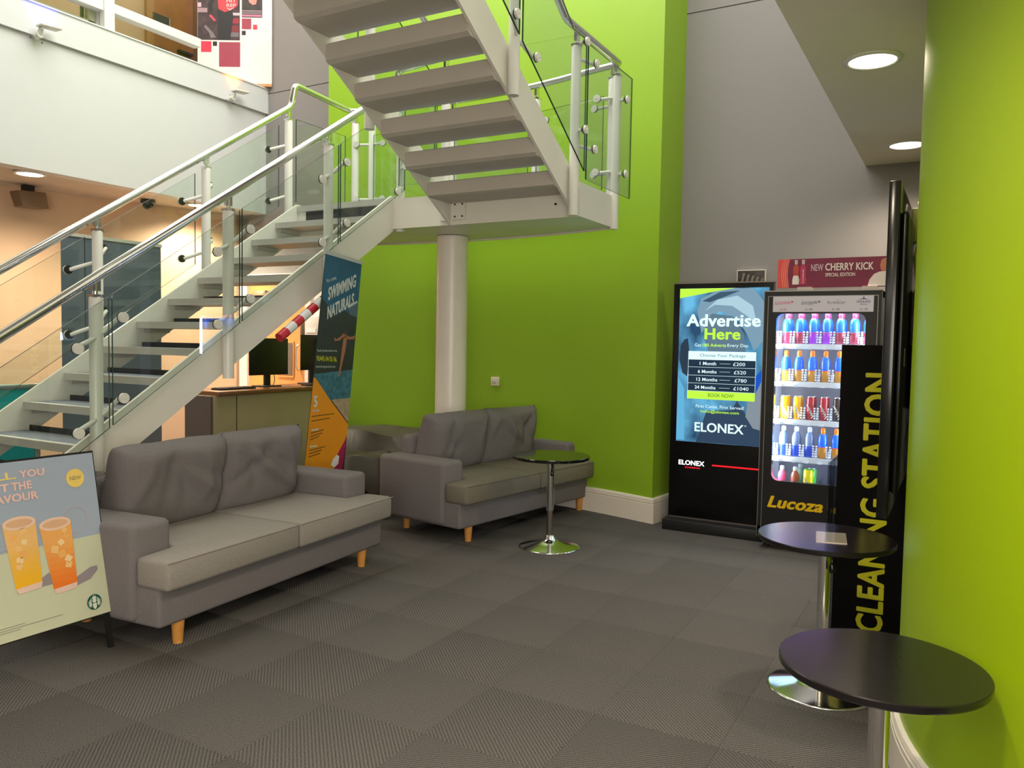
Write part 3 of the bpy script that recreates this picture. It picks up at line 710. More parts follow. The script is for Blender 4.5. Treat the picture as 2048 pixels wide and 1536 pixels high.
for z in (1.36, 1.295, 1.23, 1.166): ln_.box((-1.705, ys-.0025, z-.001), (-1.62, ys-.0015, z+.001))
ln_.build('table_lines', e_w, scr)
kt('Choose Your Package', -1.867, 1.406, -1.503, 1.438, em('screen_teal', (30, 110, 130)), .004)
for s1, s2, xa, xb, z in (('1 Month', '£200', -1.867, -1.598, 1.346), ('6 Months', '£520', -1.88, -1.59, 1.281), ('12 Months', '£780', -1.89, -1.583, 1.217), ('24 Months', '£1040', -1.903, -1.59, 1.153)):
    kt(s1, xa, z, xa+.018*len(s1)+.008, z+.027, e_w, .015); kt(s2, xb, z, xb+.0235*len(s2), z+.027, e_w, .01)
flat('book_now_bar', [(-1.964, 1.071), (-1.964, 1.135), (-1.422, 1.135), (-1.422, 1.071)], e_g, scr, ys-.002)
kt('BOOK NOW!', -1.791, 1.091, -1.585, 1.12, em('screen_green_dark', (60, 90, 20)), .006)
kt('First Come, First Served!', -1.889, .997, -1.502, 1.026, e_w, .006); kt('hello@elonex.com', -1.848, .956, -1.541, .986, e_g, .012)
kt('ELONEX', -1.894, .806, -1.50, .882, e_w, .022); kt('TM', -1.497, .868, -1.48, .88, e_w)
text('brand_lettering', 'ELONEX', em('logo_white', (255, 255, 255), 1.6), K, (-2.02, yk-.001, .524), (.215, 0, 0), (0, 0, .040), bold=.03)
text('brand_subline', 'GAMING', em('logo_red', (255, 30, 50), 1.4), K, (-1.967, yk-.001, .500), (.126, 0, 0), (0, 0, .011), bold=.02)
MB().box((-1.742, yk-.004, .534), (-1.315, yk, .5445)).build('red_light_strip', em('led_red', (255, 25, 35), 1.6), K)
kl = area('kiosk_glow', (-1.69, yk-.03, 1.34), .7, 3.0, (.55, .8, 1), (math.radians(-90), 0, 0), 1.2); kl.parent = K; kl.matrix_parent_inverse = Matrix.Translation(-K.location)

# ------------------------------------------------------------------ drinks machine
V = thing('drinks_machine', 'black vending machine with lit glass window full of drinks and yellow lettering', 'vending machine', (-.91, 6.4, 0), world=True)
vb = mat('vending_black', (26, 25, 28), .3, var=.03); vf = mat('vending_panel', (48, 47, 50), .45)
X0, X1 = -1.305, -.515; YV = 6.05
b = MB()
b.box((X0, YV+.06, .06), (X0+.03, 6.72, 1.905)); b.box((X1-.03, YV+.06, .06), (X1, 6.72, 1.905)); b.box((X0, 6.69, .06), (X1, 6.72, 1.905))
b.box((X0, YV+.06, 1.86), (X1, 6.72, 1.905)); b.box((X0, YV+.06, .06), (X1, 6.72, .40))
b.build('cabinet', vb, V)
for x in (X0+.05, X1-.05):
    for y in (YV+.12, 6.6): MB().tube([(x, y, 0), (x, y, .06)], .02, 10).build('foot', blackm, V)
# door with rounded window
wx0, wx1, wz0, wz1, wr = -1.213, -.613, .520, 1.745, .05
def rrect(x0, x1, z0, z1, r, n=6):
    o = []
    for cx_, cz_, a0 in ((x1-r, z1-r, 0), (x0+r, z1-r, PI/2), (x0+r, z0+r, PI), (x1-r, z0+r, 1.5*PI)):
        for i in range(n+1): a = a0+PI/2*i/n; o.append((cx_+r*math.cos(a), cz_+r*math.sin(a)))
    return o
hole = rrect(wx0, wx1, wz0, wz1, wr)
ox0, ox1, oz0, oz1 = X0, X1, .10, 1.908
def outer(p):
    x, z = p; cx_, cz_ = (wx0+wx1)/2, (wz0+wz1)/2
    dx, dz = x-cx_, z-cz_; sx = ((ox1 if dx > 0 else ox0)-cx_)/dx if dx else 1e9; sz = ((oz1 if dz > 0 else oz0)-cz_)/dz if dz else 1e9
    k = min(sx, sz); return (cx_+dx*k, cz_+dz*k)
oh = [outer(p) for p in hole]
# insert exact outer corners
d = MB(); n = len(hole)
vsf = [(x, YV, z) for x, z in hole]+[(x, YV, z) for x, z in oh]
vsb = [(x, YV+.055, z) for x, z in hole]+[(x, YV+.055, z) for x, z in oh]
fs = [(i, (i+1) % n, n+(i+1) % n, n+i) for i in range(n)]
d.add(vsf, fs); d.add(vsb, fs)
d.add([(x, YV, z) for x, z in hole]+[(x, YV+.055, z) for x, z in hole], [(i, (i+1) % n, n+(i+1) % n, n+i) for i in range(n)])
for cxn, czn in ((ox0, oz0), (ox1, oz0), (ox1, oz1), (ox0, oz1)):
    # fill the corner triangles left by radial projection
    near = sorted(oh, key=lambda p: (p[0]-cxn)**2+(p[1]-czn)**2)
    onx = min([p for p in oh if abs(p[0]-cxn) < 1e-6], key=lambda p: abs(p[1]-czn), default=(cxn, czn)); onz = min([p for p in oh if abs(p[1]-czn) < 1e-6], key=lambda p: abs(p[0]-cxn), default=(cxn, czn))
    d.add([(cxn, YV, czn), (onx[0], YV, onx[1]), (onz[0], YV, onz[1])], [(0, 1, 2)])
d.box((ox0, YV+.001, oz0), (ox0+.004, YV+.055, oz1)); d.box((ox1-.004, YV+.001, oz0), (ox1, YV+.055, oz1)); d.box((ox0, YV+.001, oz1-.004), (ox1, YV+.055, oz1)); d.box((ox0, YV+.001, oz0), (ox1, YV+.055, oz0+.004))
door = d.build('door', vb, V)
MB().prism([(x, YV+.012, z) for x, z in hole], (0, .004, 0)).build('window_glass', clear, door)
tr = mat('silver_trim', (168, 164, 160), .3, .8)
q = MB(); q.box((-1.274, YV-.004, 1.868), (-.538, YV, 1.872)); q.box((-1.276, YV-.004, .14), (-1.272, YV, 1.872)); q.box((-.54, YV-.004, .14), (-.536, YV, 1.872)); q.box((-1.305, YV-.004, 1.904), (-.515, YV+.01, 1.912)); q.box((-1.305, YV-.004, .10), (-1.301, YV, 1.905))
q.box((-1.305, YV-.004, .10), (-1.24, YV, .104)); q.build('silver_edging', tr, door)
ps = MB().box((-1.24, YV-.004, 1.757), (-.566, YV, 1.868)).build('price_strip', em('price_strip_white', (212, 200, 192), .55), door)
k1, k2 = mat('ink_red', (196, 40, 60), .5), mat('ink_black', (45, 42, 60), .5)
def pt(s, x0, z0, x1, z1, m, sh=0, b=.0): text('strip_lettering', s, m, ps, (x0, YV-.004, z0), (x1-x0, 0, 0), (sh, 0, z1-z0), th=.001, bold=b)
for x0, m_ in ((-1.226, k1), (-1.042, k2)):
    pt('Lucozade', x0, 1.815, x0+.105, 1.838, m_, .006, .01); MB().prism([(x0+.108, YV-.0055, 1.84), (x0+.132, YV-.0055, 1.829), (x0+.108, YV-.0055, 1.818), (x0+.118, YV-.0055, 1.829)], (0, .001, 0)).prism([(x0-.004, YV-.0055, 1.808), (x0+.07, YV-.0055, 1.811), (x0, YV-.0055, 1.811)], (0, .001, 0)).build('swoosh', m_, ps)
pt('energy', -1.0, 1.803, -.96, 1.809, k2)
k3 = mat('ink_grey', (120, 112, 118), .5)
pt('fit:', -.868, 1.812, -.835, 1.834, k3); pt('water', -.833, 1.812, -.745, 1.832, k3, 0, .004); pt('highland', -.81, 1.836, -.775, 1.842, k3)
pt('HIGHLAND', -.675, 1.818, -.585, 1.836, mat('ink_navy', (70, 64, 120), .5), 0, .012); pt('SPRING', -.655, 1.803, -.605, 1.813, MATS['ink_navy'], 0, .006)
MB().prism([(-.665, YV-.0055, 1.84), (-.63, YV-.0055, 1.852), (-.595, YV-.0055, 1.84), (-.63, YV-.0055, 1.844)], (0, .001, 0)).box((-.633, YV-.0055, 1.848), (-.627, YV-.0045, 1.862)).build('crest', MATS['ink_navy'], ps)
for x, s, m_ in ((-1.193, '£2.20', k1), (-1.015, '£1.80', k2), (-.835, '£1.40', k2), (-.652, '£1.20', k2)): pt(s, x, 1.767, x+.05, 1.782, m_)
lucy = mat('lucozade_yellow', (245, 200, 0), .4)
text('door_lettering', 'Lucoza', lucy, door, (-1.235, YV-.001, .318), (.385, 0, 0), (.028, 0, .088), th=.002, bold=.045, label='bold slanted yellow brand lettering')
text('door_lettering', 'de', lucy, door, (-.785, YV-.001, .318), (.13, 0, 0), (.028, 0, .088), th=.002, bold=.045)
# lit interior
liner = mat('white_liner', (235, 240, 250), .5); led = em('led_white', (225, 238, 255), 7)
b = MB(); b.box((X0+.03, 6.60, .42), (X1-.03, 6.61, 1.85)); 
b.build('rear_liner', mat('dark_liner', (96, 98, 112), .5), V)
b = MB().box((X0+.03, YV+.06, .42), (X0+.04, 6.6, 1.85)).box((X1-.04, YV+.06, .42), (X1-.03, 6.6, 1.85)).box((X0+.03, YV+.06, .41), (X1-.03, 6.6, .42)); b.build('side_liner', liner, V)
for x in (X0+.055, X1-.06): MB().box((x, YV+.07, .46), (x+.012, YV+.085, 1.80)).build('led_strip', led, V)
MB().box((-1.2, YV+.075, 1.765), (-.62, YV+.09, 1.775)).build('led_strip', led, V)
for nm, lc, sz, sy, rt_, pw in (('machine_light', (-.91, 6.16, 1.80), .55, .1, (0, 0, 0), 5), ('machine_light', (X0+.07, 6.13, 1.15), .06, 1.2, (math.radians(90), 0, math.radians(-60)), 12), ('machine_light', (X1-.07, 6.13, 1.15), .06, 1.2, (math.radians(90), 0, math.radians(60)), 11)):
    o = area(nm, lc, sz, pw, (.86, .93, 1), rt_, sy); o.parent = V; o.matrix_parent_inverse = Matrix.Translation(-V.location)
shelfz = [1.524, 1.247, .967, .690, .425]; colx = [-1.163+.0925*i for i in range(7)]
clr = glassmat('clear_divider_plastic', (.86, .9, .97), 1.6, .15)
dvw = mat('divider_white', (225, 232, 248), .25)
for zi, z in enumerate(shelfz):
    s_ = MB().box((-1.25, 6.15, z-.018), (-.57, 6.59, z-.002)).box((-1.25, 6.14, z-.034), (-.57, 6.15, z+.004)).build('shelf', dvw, V)
    for i in range(8):
        x = -1.21+.0925*i
        if x > -.58: continue
        dv = MB().box((x-.0015, 6.17, z), (x+.0015, 6.58, z+.06)); 
        if zi < 4:
            for q_ in range(5): dv.box((x-.017, 6.158, z+.012+q_*.018), (x-.005, 6.166, z+.024+q_*.018)).box((x+.005, 6.158, z+.012+q_*.018), (x+.017, 6.166, z+.024+q_*.018))
        dv.build('divider', dvw if zi < 4 else clr, s_)
        MB().box((x+.028, 6.132, z-.036), (x+.055, 6.139, z-.02)).build('price_tag', em('tag_white', (225, 235, 250), .8), s_)
# bottles and cans
def bottle(label, x, y, z, h, body, lab, cap, group, r=.033, lab2=None):
    t = thing('drink_bottle', label, 'bottle', (x, y, z), 0, group)
    MB().lathe([(r*.8, 0), (r, .006), (r*.97, h*.2), (r*.88, h*.36), (r*.95, h*.42), (r*1.0, h*.62), (r*.8, h*.74), (r*.42, h*.84), (r*.40, h*.88)], 14).build('bottle_body', body, t)
    if lab: MB().lathe([(r*.97, h*.37), (r*1.03, h*.42), (r*1.05, h*.60), (r*.86, h*.735), (r*.6, h*.80)], 14).build('label_sleeve', lab, t)
    if lab: MB().lathe([(r*.99, h*.355), (r*1.02, h*.375)], 14).build('sleeve_band', em('band_red', (220, 60, 60), .25), t)
    MB().lathe([(r*.46, h*.84), (r*.52, h*.86), (r*.5, h*.97), (r*.3, h), (r*.01, h)], 12).build('cap', cap, t)
def can(label, x, y, z, body, group, r=.030, h=.175, top=None):
    t = thing('drink_can', label, 'can', (x, y, z), 0, group)
    MB().lathe([(r*.8, 0), (r, .01), (r, h*.90), (r*.82, h*.97)], 16).build('can_body', body, t)
    MB().lathe([(r*.83, h*.965), (r*.86, h*.99), (r*.8, h), (r*.01, h*.985)], 16).build('can_lid', top or chrome, t)
    zig = MB()
    for q_, (ux, uz) in enumerate(((-.5, .55), (-.2, .45), (.1, .35), (.3, .25))):
        zig.obox((ux*r, -r*.97, h*(uz+.03)), (.006, 0, .004), (0, .004, 0), (-.018, 0, .026)); zig.obox((ux*r+.008, -r*.97, h*(uz-.1)), (.005, 0, -.004), (0, .004, 0), (.014, 0, .02))
    zig.build('white_zigzag', mat('can_white', (235, 230, 225), .4), t)
mm = lambda n, c, e=0: mat(n, c, .25, emit=e)
ords = ['first', 'second', 'third', 'fourth', 'fifth', 'sixth', 'seventh']
blue = mm('sleeve_blue', (30, 100, 235), .25); purp = mm('juice_purple', (150, 40, 190)); redj = mm('juice_red', (150, 40, 70)); capr = mm('cap_pink', (235, 60, 110), .2); capo = mm('cap_orange', (245, 120, 20), .15); ambr = mm('juice_amber', (200, 140, 50)); capw = mm('cap_white', (225, 232, 238)); wat = mm('bottle_water', (120, 140, 185)); watl = mm('water_label', (40, 70, 190))
for i, x in enumerate(colx[:7]):
    for j, yy in enumerate((6.21, 6.29)):
        if i == 6 and j: continue
        bottle('%s %s bottle with blue sleeve on top shelf, %s from left' % ('rear' if j else 'front', 'red' if i < 2 else 'purple', ords[i]), x, yy, 1.524, .235, redj if i < 2 or i > 3 else purp, blue, capr, 'bottles on the top shelf of the drinks machine')
for i, x in enumerate(colx[:5]):
    bottle('blue-sleeved bottle with orange cap on the second shelf, %s from the left' % ords[i], x, 6.21, 1.247, .232, ambr, blue, capo, 'orange-capped bottles on the second shelf')
for i, x in enumerate(colx[:5]):
    for j, yy in enumerate((6.205, 6.28)):
        c_ = ('yellow', (238, 175, 20)) if i < 2 else (('red', (165, 30, 50)) if i < 4 else ('black', (50, 36, 40)))
        can('%s %s can with white zigzags on middle shelf, %s from left' % ('rear' if j else 'front', c_[0], ords[i]), x, yy, .967, mm('can_'+c_[0], c_[1]), 'cans on the middle shelf of the drinks machine')
for i, x in enumerate(colx[:5]):
    if i < 3: bottle('clear water bottle with blue base on the fourth shelf, %s from the left' % ords[i], x, 6.21, .690, .225, wat, None, capw, 'bottles on the fourth shelf'); MB()
    else: bottle('orange-capped blue-sleeved bottle on the fourth shelf, %s from the left' % ords[i], x, 6.21, .690, .225, ambr, blue, capo, 'bottles on the fourth shelf')
for o in [o for o in bpy.data.objects if o.name.startswith('drink_bottle') and 'clear water' in o['label']]:
    MB().lathe([(.0335, .008), (.0345, .02), (.0335, .07), (.031, .085)], 14).build('blue_label', watl, o)
for i, (c_, lb) in enumerate((((225, 90, 130), 'pink'), ((170, 90, 70), 'brown'))):
    bottle('small %s juice bottle with white cap on the bottom shelf' % lb, colx[i], 6.2, .425, .19, mm('juice_'+lb, c_), None, capw, 'drinks on the bottom shelf', r=.031)
can('yellow and green can on the bottom shelf of the drinks machine', colx[2], 6.2, .425, mm('can_lemon', (235, 215, 20)), 'drinks on the bottom shelf', r=.034, h=.18, top=mm('can_green', (70, 190, 60)))
can('green can behind the yellow can on the bottom shelf', colx[2]+.012, 6.28, .425, mm('can_green', (70, 190, 60)), 'drinks on the bottom shelf', r=.034, h=.18)
bottle('pale glass bottle at the back of the bottom shelf', colx[1]+.02, 6.30, .425, .2, mm('pale_glass', (130, 160, 150)), None, mm('cap_grey', (150, 165, 170)), 'drinks on the bottom shelf')
# topper sign
T = thing('topper_sign', 'maroon card sign NEW CHERRY KICK standing on the drinks machine', 'sign', (-.88, 6.2, 1.905), world=True)
MB().box((-1.10, 6.19, 1.913), (-1.0, 6.25, 1.945)).box((-.66, 6.19, 1.913), (-.56, 6.25, 1.945)).build('card_foot', mat('clear_foot', (205, 190, 180), .3), T)
MB().box((-1.245, 6.20, 1.94), (-.40, 6.206, 2.152)).build('sign_card', mat('maroon_print', (126, 34, 66), .4), T)
def tp(nm, pts, m, dy=.0008): MB().prism([(x, 6.2-dy, z) for x, z in pts], (0, -.0006, 0)).build(nm, m, T)
tp('red_block', [(-1.245, 1.94), (-1.245, 2.152), (-1.165, 2.152), (-1.178, 2.09), (-1.18, 2.03), (-1.168, 1.94)], mat('coral_print', (226, 80, 76), .4))
for q_ in range(4): tp('curved_line', [(-1.162-.013*q_, 1.942), (-1.175-.013*q_, 2.03), (-1.173-.013*q_, 2.09), (-1.16-.013*q_, 2.15), (-1.163-.013*q_, 2.15), (-1.177-.013*q_, 2.09), (-1.179-.013*q_, 2.03), (-1.166-.013*q_, 1.942)], mat('pink_line', (240, 150, 130), .4), .0015)
pw = mat('print_white', (236, 220, 214), .4)
for dx, cb_ in ((0, mat('print_red_brown', (190, 70, 60), .4)), (.05, mat('print_cherry', (190, 50, 90), .4))):
    x = -1.115+dx
    tp('printed_bottle', [(x-.022, 1.965), (x-.024, 2.0), (x-.017, 2.03), (x-.02, 2.075), (x-.018, 2.095), (x-.008, 2.11), (x+.008, 2.11), (x+.018, 2.095), (x+.02, 2.075), (x+.017, 2.03), (x+.024, 2.0), (x+.022, 1.965)], cb_)
    tp('printed_cap', [(x-.009, 2.112), (x-.011, 2.145), (x+.011, 2.145), (x+.009, 2.112)], mat('print_grey', (190, 180, 175), .4))
    if dx == 0: tp('printed_label', [(x-.023, 1.965), (x-.024, 2.0), (x-.017, 2.03), (x+.017, 2.03), (x+.024, 2.0), (x+.022, 1.965)], pw, .0016)
    else: text('printed_brand', 'Lucozade', pw, T, (x+.006, 6.199, 1.975), (0, 0, .1), (-.012, 0, 0), th=.0016, bold=.01)
text('sign_lettering', 'NEW', mat('print_lilac', (205, 170, 185), .4), T, (-1.01, 6.199, 2.06), (.085, 0, 0), (0, 0, .05), bold=.025)
text('sign_lettering', 'CHERRY KICK', pw, T, (-.912, 6.199, 2.06), (.322, 0, 0), (0, 0, .054), bold=.025)
text('sign_lettering', 'SPECIAL EDITION', pw, T, (-.91, 6.199, 2.018), (.2, 0, 0), (0, 0, .026), bold=.015)
tp('printed_shirt', [(-.625, 1.945), (-.615, 1.99), (-.585, 2.03), (-.55, 2.045), (-.50, 2.05), (-.42, 2.03), (-.41, 1.945)], pw)
tp('printed_face', [(-.54, 2.05), (-.55, 2.09), (-.54, 2.13), (-.50, 2.145), (-.47, 2.12), (-.47, 2.05)], mat('print_skin', (196, 120, 90), .4))
# framed picture behind the kiosk
t = thing('framed_picture', 'small white-framed black and white photo above the kiosk', 'picture', (-1.57, 6.78, 2.0), world=True)
MB().box((-1.69, 6.77, 1.93), (-1.455, 6.80, 2.137)).build('frame', mat('frame_white', (222, 216, 205), .4), t)
MB().box((-1.682, 6.766, 1.94), (-1.463, 6.77, 2.129)).build('print', mat('photo_dark', (66, 60, 58), .3, var=.6, vscale=14), t)
ds = MB()
for q_ in range(5): ds.prism([(-1.67+.038*q_, 6.7655, 1.95), (-1.655+.038*q_, 6.7655, 1.95), (-1.62+.038*q_, 6.7655, 2.11-.01*q_), (-1.64+.038*q_, 6.7655, 2.11-.012*q_)], (0, -.0005, 0))
ds.build('pale_shapes', mat('photo_grey', (128, 120, 114), .3), t)
# wall socket on the curved wall
def arcpos(x): return arcy(x, 5.3)
t = thing('wall_socket', 'white single power socket on the curved lime wall', 'socket', (-4.0, 6.7, 1.0), world=True)
sw = mat('socket_white', (226, 216, 200), .3)
sk_ = MB().box((-4.02, 6.685, 1.076), (-3.93, 6.704, 1.162)).build('faceplate', sw, t, bevel=.003)
MB().box((-3.957, 6.679, 1.128), (-3.943, 6.686, 1.145)).build('rocker_switch', sw, t)
b = MB()
for x, z in ((-3.985, 1.115), (-3.998, 1.10), (-3.972, 1.10)): b.box((x-.004, 6.683, z-.004), (x+.004, 6.686, z+.004))
b.build('pin_holes', blackm, t)

# ------------------------------------------------------------------ poster A-board in the left foreground
t = thing('poster_stand', 'leaning poster stand showing two orange iced drinks, in front of the stair foot', 'poster', (-3.6, 2.1, 0), world=True)
O = Vector((-3.545, 2.376, .168)); ex = Vector((0, 1, 0)); ey = Vector((-.145, 0, .762)).normalized(); en = ex.cross(ey)
if en.x < 0: en = -en
def BP(a, b_, o=0): return O+ex*a+ey*b_+en*o
def bpoly(nm, pts, m, o=.0012): return MB().prism([BP(a, b_, o) for a, b_ in pts], en*.0005).build(nm, m, t)
MB().prism([BP(-.66, -.004, -.014), BP(.0, -.004, -.014), BP(.0, .785, -.014), BP(-.66, .785, -.014)], en*.012).build('black_frame', blackm, t)
pp_ = mat('poster_cream', (205, 208, 180), .22, var=.01); pb_ = mat('poster_blue', (164, 176, 194), .22, var=.01)
bpoly('poster_sheet', [(-.655, .002), (-.005, .002), (-.005, .38), (-.655, .38)], pp_, -.0015)
bpoly('poster_sheet_upper', [(-.655, .38), (-.005, .38), (-.005, .775), (-.655, .775)], pb_, -.0015)
def bt(s, a, b_, w_, h_, m, bo=.02): text('poster_lettering', s, m, t, BP(a, b_, .001), ex*w_, ey*h_, th=.0006, bold=bo)
pk = mat('letter_pink', (238, 196, 190), .4); yl = mat('letter_yellow', (240, 214, 130), .4)
bt('LL.', -.455, .698, .083, .032, yl, .035); bt('YOU', -.359, .698, .113, .034, pk, .035)
bt('T', -.447, .646, .04, .035, pk, .035); bt('THE', -.399, .646, .09, .036, pk, .035); bt('AVOUR', -.475, .596, .19, .036, pk, .035)
circ = lambda a, b_, r, n=28: [(a+r*math.cos(2*PI*k/n), b_+r*math.sin(2*PI*k/n)) for k in range(n)]
bpoly('yellow_roundel', circ(-.105, .664, .044), mat('roundel_yellow', (238, 206, 110), .4)); bt('NEW', -.132, .655, .056, .019, mat('letter_olive', (150, 140, 90), .4), .02)
hm = mat('halo_line', (205, 175, 175), .4)
for a, b_ in ((-.131, .471), (-.47, .45)): MB().tube([BP(p, q_, .001) for p, q_ in circ(a, b_, .058, 40)+[(a+.058, b_)]], .0012, 6).build('halo_ring', hm, t)
shm = mat('poster_print_shadow', (150, 140, 146), .4)
bpoly('printed_shadow', [(-.16, .165), (-.155, .205), (-.085, .235), (-.052, .235), (-.05, .215), (-.09, .18)], shm, .0006); bpoly('printed_shadow', [(-.33, .2), (-.32, .235), (-.28, .255), (-.25, .2)], shm, .0006)
def glassprint(a0, b0, a1, b1, w0, w1, lo, hi):
    # rows from top (a0,b0) to bottom (a1,b1)
    rows = 10
    for k in range(rows):
        f0, f1 = k/rows, (k+1)/rows
        def P(f, s): return (a0+(a1-a0)*f+s*(w0+(w1-w0)*f)/2, b0+(b1-b0)*f)
        c = tuple(int(hi[q]+(lo[q]-hi[q])*max(0, min(1, (f0-.25)*1.6))) for q in range(3))
        bpoly('printed_drink', [P(f1, -1), P(f1, 1), P(f0, 1), P(f0, -1)], mat('drink_%d_%d_%d' % c, c, .35), .0016)
    bpoly('printed_rim', [(a0-w0/2*math.cos(x), b0+.03*math.sin(x)) for x in [2*PI*k/20 for k in range(20)]], mat('rim_pink', (236, 200, 176), .35), .002)
    bpoly('printed_rim_inner', [(a0-w0/2.5*math.cos(x), b0+.018*math.sin(x)) for x in [2*PI*k/20 for k in range(20)]], mat('rim_inner', (222, 176, 140), .35), .0024)
    bpoly('printed_base', [(a1-w1/2, b1+.004), (a1-w1/2+.01, b1-.02), (a1+w1/2-.006, b1-.014), (a1+w1/2, b1+.012)], mat('base_pink', (232, 200, 186), .35), .0022)
    rr = random.Random(int(a0*100))
    for q_ in range(7):
        f = .12+.09*q_; a = a0+(a1-a0)*f+rr.uniform(-.04, .04); b_ = b0+(b1-b0)*f; s_ = rr.uniform(.014, .024); an = rr.uniform(0, 1.5)
        bpoly('printed_ice', [(a+s_*math.cos(an+k*PI/2), b_+s_*math.sin(an+k*PI/2)) for k in range(4)], mat('ice_print%d' % (q_ % 3), [(244, 196, 130), (240, 180, 104), (246, 212, 160)][q_ % 3], .3), .002)
glassprint(-.385, .50, -.372, .212, .145, .115, (246, 184, 40), (238, 188, 120)); glassprint(-.226, .468, -.211, .17, .148, .110, (240, 124, 44), (238, 172, 96))
# round green emblem
gm = mat('emblem_green', (20, 90, 70), .4); wm = mat('emblem_white', (225, 228, 214), .4)
bpoly('emblem_ring', circ(-.086, .068, .036), gm, .0012); 
bpoly('emblem_crown', [(-.097, .083), (-.093, .098), (-.089, .09), (-.086, .102), (-.083, .09), (-.079, .098), (-.075, .083)], wm, .002)
bpoly('emblem_head', circ(-.086, .074, .010, 16), wm, .002)
bpoly('emblem_body', [(-.097, .062), (-.075, .062), (-.078, .04), (-.086, .034), (-.094, .04)], wm, .002)
for s in (-1, 1):
    for q_ in range(3): bpoly('emblem_wave', [(-.086+s*(.014+.006*q_), .088-.006*q_), (-.086+s*(.017+.006*q_), .088-.006*q_), (-.086+s*(.020+.004*q_), .056), (-.086+s*(.015+.005*q_), .046)], wm, .002)
for q_, (a, b_, w_) in enumerate(((-.53, .062, .12), (-.53, .052, .29), (-.53, .042, .10))): bpoly('small_print_line', [(a, b_), (a+w_, b_), (a+w_, b_+.0025), (a, b_+.0025)], mat('small_print', (150, 150, 136), .5))
for a in (-.02, -.64):
    p0 = BP(a, .40, -.012); MB().prism([BP(a-.012, 0, -.012), BP(a+.012, 0, -.012), BP(a+.012, -.172, -.012), BP(a-.012, -.172, -.012)], -en*.018).build('leg', blackm, t)
    MB().tube([BP(a, .72, -.02), Vector((O.x-.48, BP(a, 0).y, .012))], .011, 8).build('rear_leg', blackm, t)

# ------------------------------------------------------------------ roll-up banner
t = thing('swimming_banner', 'tall roll-up banner SWIMMING NATURALS with blue and orange print, leaning by the stair', 'banner', (-4.15, 4.6, 0), world=True)
O2 = Vector((-4.0, 4.338, 2.11)); e1 = Vector((0, .392, -.04)).normalized(); e2 = Vector((-.2, .015, -1.464)); e2 = (e2-e1*e2.dot(e1)).normalized(); n2 = e1.cross(e2); n2 = n2 if n2.x > 0 else -n2
BL = 2.09
def NP(s, b_, o=0): return O2+e1*(.111*b_+s*(.393+.03*b_))+e2*b_+n2*o
def S2(a, b_): return ((a-.111*b_)/(.393+.03*b_), b_)   # plane coordinates -> banner coordinates
def npoly(nm, pts, m, o=.001, raw=True):
    P = [S2(*p) for p in pts] if raw else pts
    P = [(max(0, min(1, s)), b_) for s, b_ in P]
    return MB().prism([NP(s, b_, o) for s, b_ in P], n2*.0005).build(nm, m, t)
MB().prism([NP(0, 0, -.002), NP(1, 0, -.002), NP(1, BL, -.002), NP(0, BL, -.002)], n2*.003).build('banner_sheet', mat('banner_navy', (44, 50, 38), .4, var=.25, vscale=7), t)
MB().obox(NP(.5, -.012), e1*.40, n2*.016, e2*.026).build('top_rail', brush, t)
MB().obox((-4.275, 4.70, .045), (0, .46, 0), (.14, 0, 0), (0, 0, .09)).build('base_cassette', mat('cassette_grey', (70, 70, 72), .4, .6), t)
npoly('sky_print', [(0, 0), (.40, -.0), (.46, .40), (.28, .366), (.213, .42), (.06, .321), (.04, .3)], mat('banner_sky', (36, 92, 120), .4, var=.15, vscale=4))
npoly('rock_haze', [(.30, .30), (.44, .28), (.47, .40), (.36, .39)], mat('banner_haze', (84, 104, 118), .4), .0016)
npoly('lake_print', [(.096, .866), (.54, .80), (.556, 1.05), (.33, 1.057), (.13, .90)], mat('banner_lake', (62, 112, 128), .3, var=.4, vscale=30), .0012)
npoly('sand_print', [(.33, 1.045), (.56, 1.02), (.57, 1.215)], mat('banner_sand', (168, 150, 118), .4, var=.2, vscale=30), .0016)
npoly('orange_print', [(.10, .885), (.129, .899), (.33, 1.057), (.57, 1.225), (.59, 1.33), (.52, 1.44), (.50, 1.60), (.17, 1.60)], mat('banner_orange', (230, 150, 20), .4), .002)
npoly('magenta_print', [(.60, 1.31), (.56, 1.36), (.51, 1.46), (.49, 1.60), (.47, BL), (.62, BL), (.62, 1.31)], mat('banner_magenta', (160, 30, 80), .4), .0024)
npoly('lower_orange', [(.17, 1.59), (.5, 1.59), (.47, BL), (.2, BL)], MATS['banner_orange'], .002)
npoly('white_emblem', [(.455, 1.55), (.47, 1.50), (.50, 1.47), (.53, 1.48), (.535, 1.54), (.50, 1.57)], wht, .003)
skin = mat('banner_skin', (170, 110, 76), .4)
npoly('swimmer_arms', [(.24, .575), (.25, .605), (.30, .595), (.335, .565), (.36, .575), (.41, .575), (.46, .565), (.48, .53), (.46, .54), (.41, .555), (.36, .545), (.335, .535), (.31, .56), (.27, .59)], skin, .0016)
npoly('swimmer_body', [(.34, .55), (.375, .55), (.385, .66), (.375, .80), (.372, .86), (.355, .86), (.355, .78), (.345, .66)], skin, .0016)
npoly('swimmer_head', [(.348, .515), (.362, .512), (.366, .545), (.350, .548)], mat('banner_hair', (90, 60, 44), .4), .0018)
def nt_(s, a, b_, dx, dy, h, m, bo=.02):  # baseline start, baseline vector, height (plane coordinates)
    P = lambda a, b_: NP(*S2(a, b_), .003)
    text('banner_lettering', s, m, t, P(a, b_), P(a+dx, b_+dy)-P(a, b_), P(a-.02, b_-h)-P(a, b_), th=.0008, bold=bo)
lw = mat('banner_white', (206, 214, 206), .4)
nt_('We create', .063, .2, .09, -.045, .022, lw, .005); nt_('SWIMMING', .104, .325, .265, -.15, .095, lw, .05); nt_('NATURALS...', .130, .459, .29, -.165, .095, lw, .05)
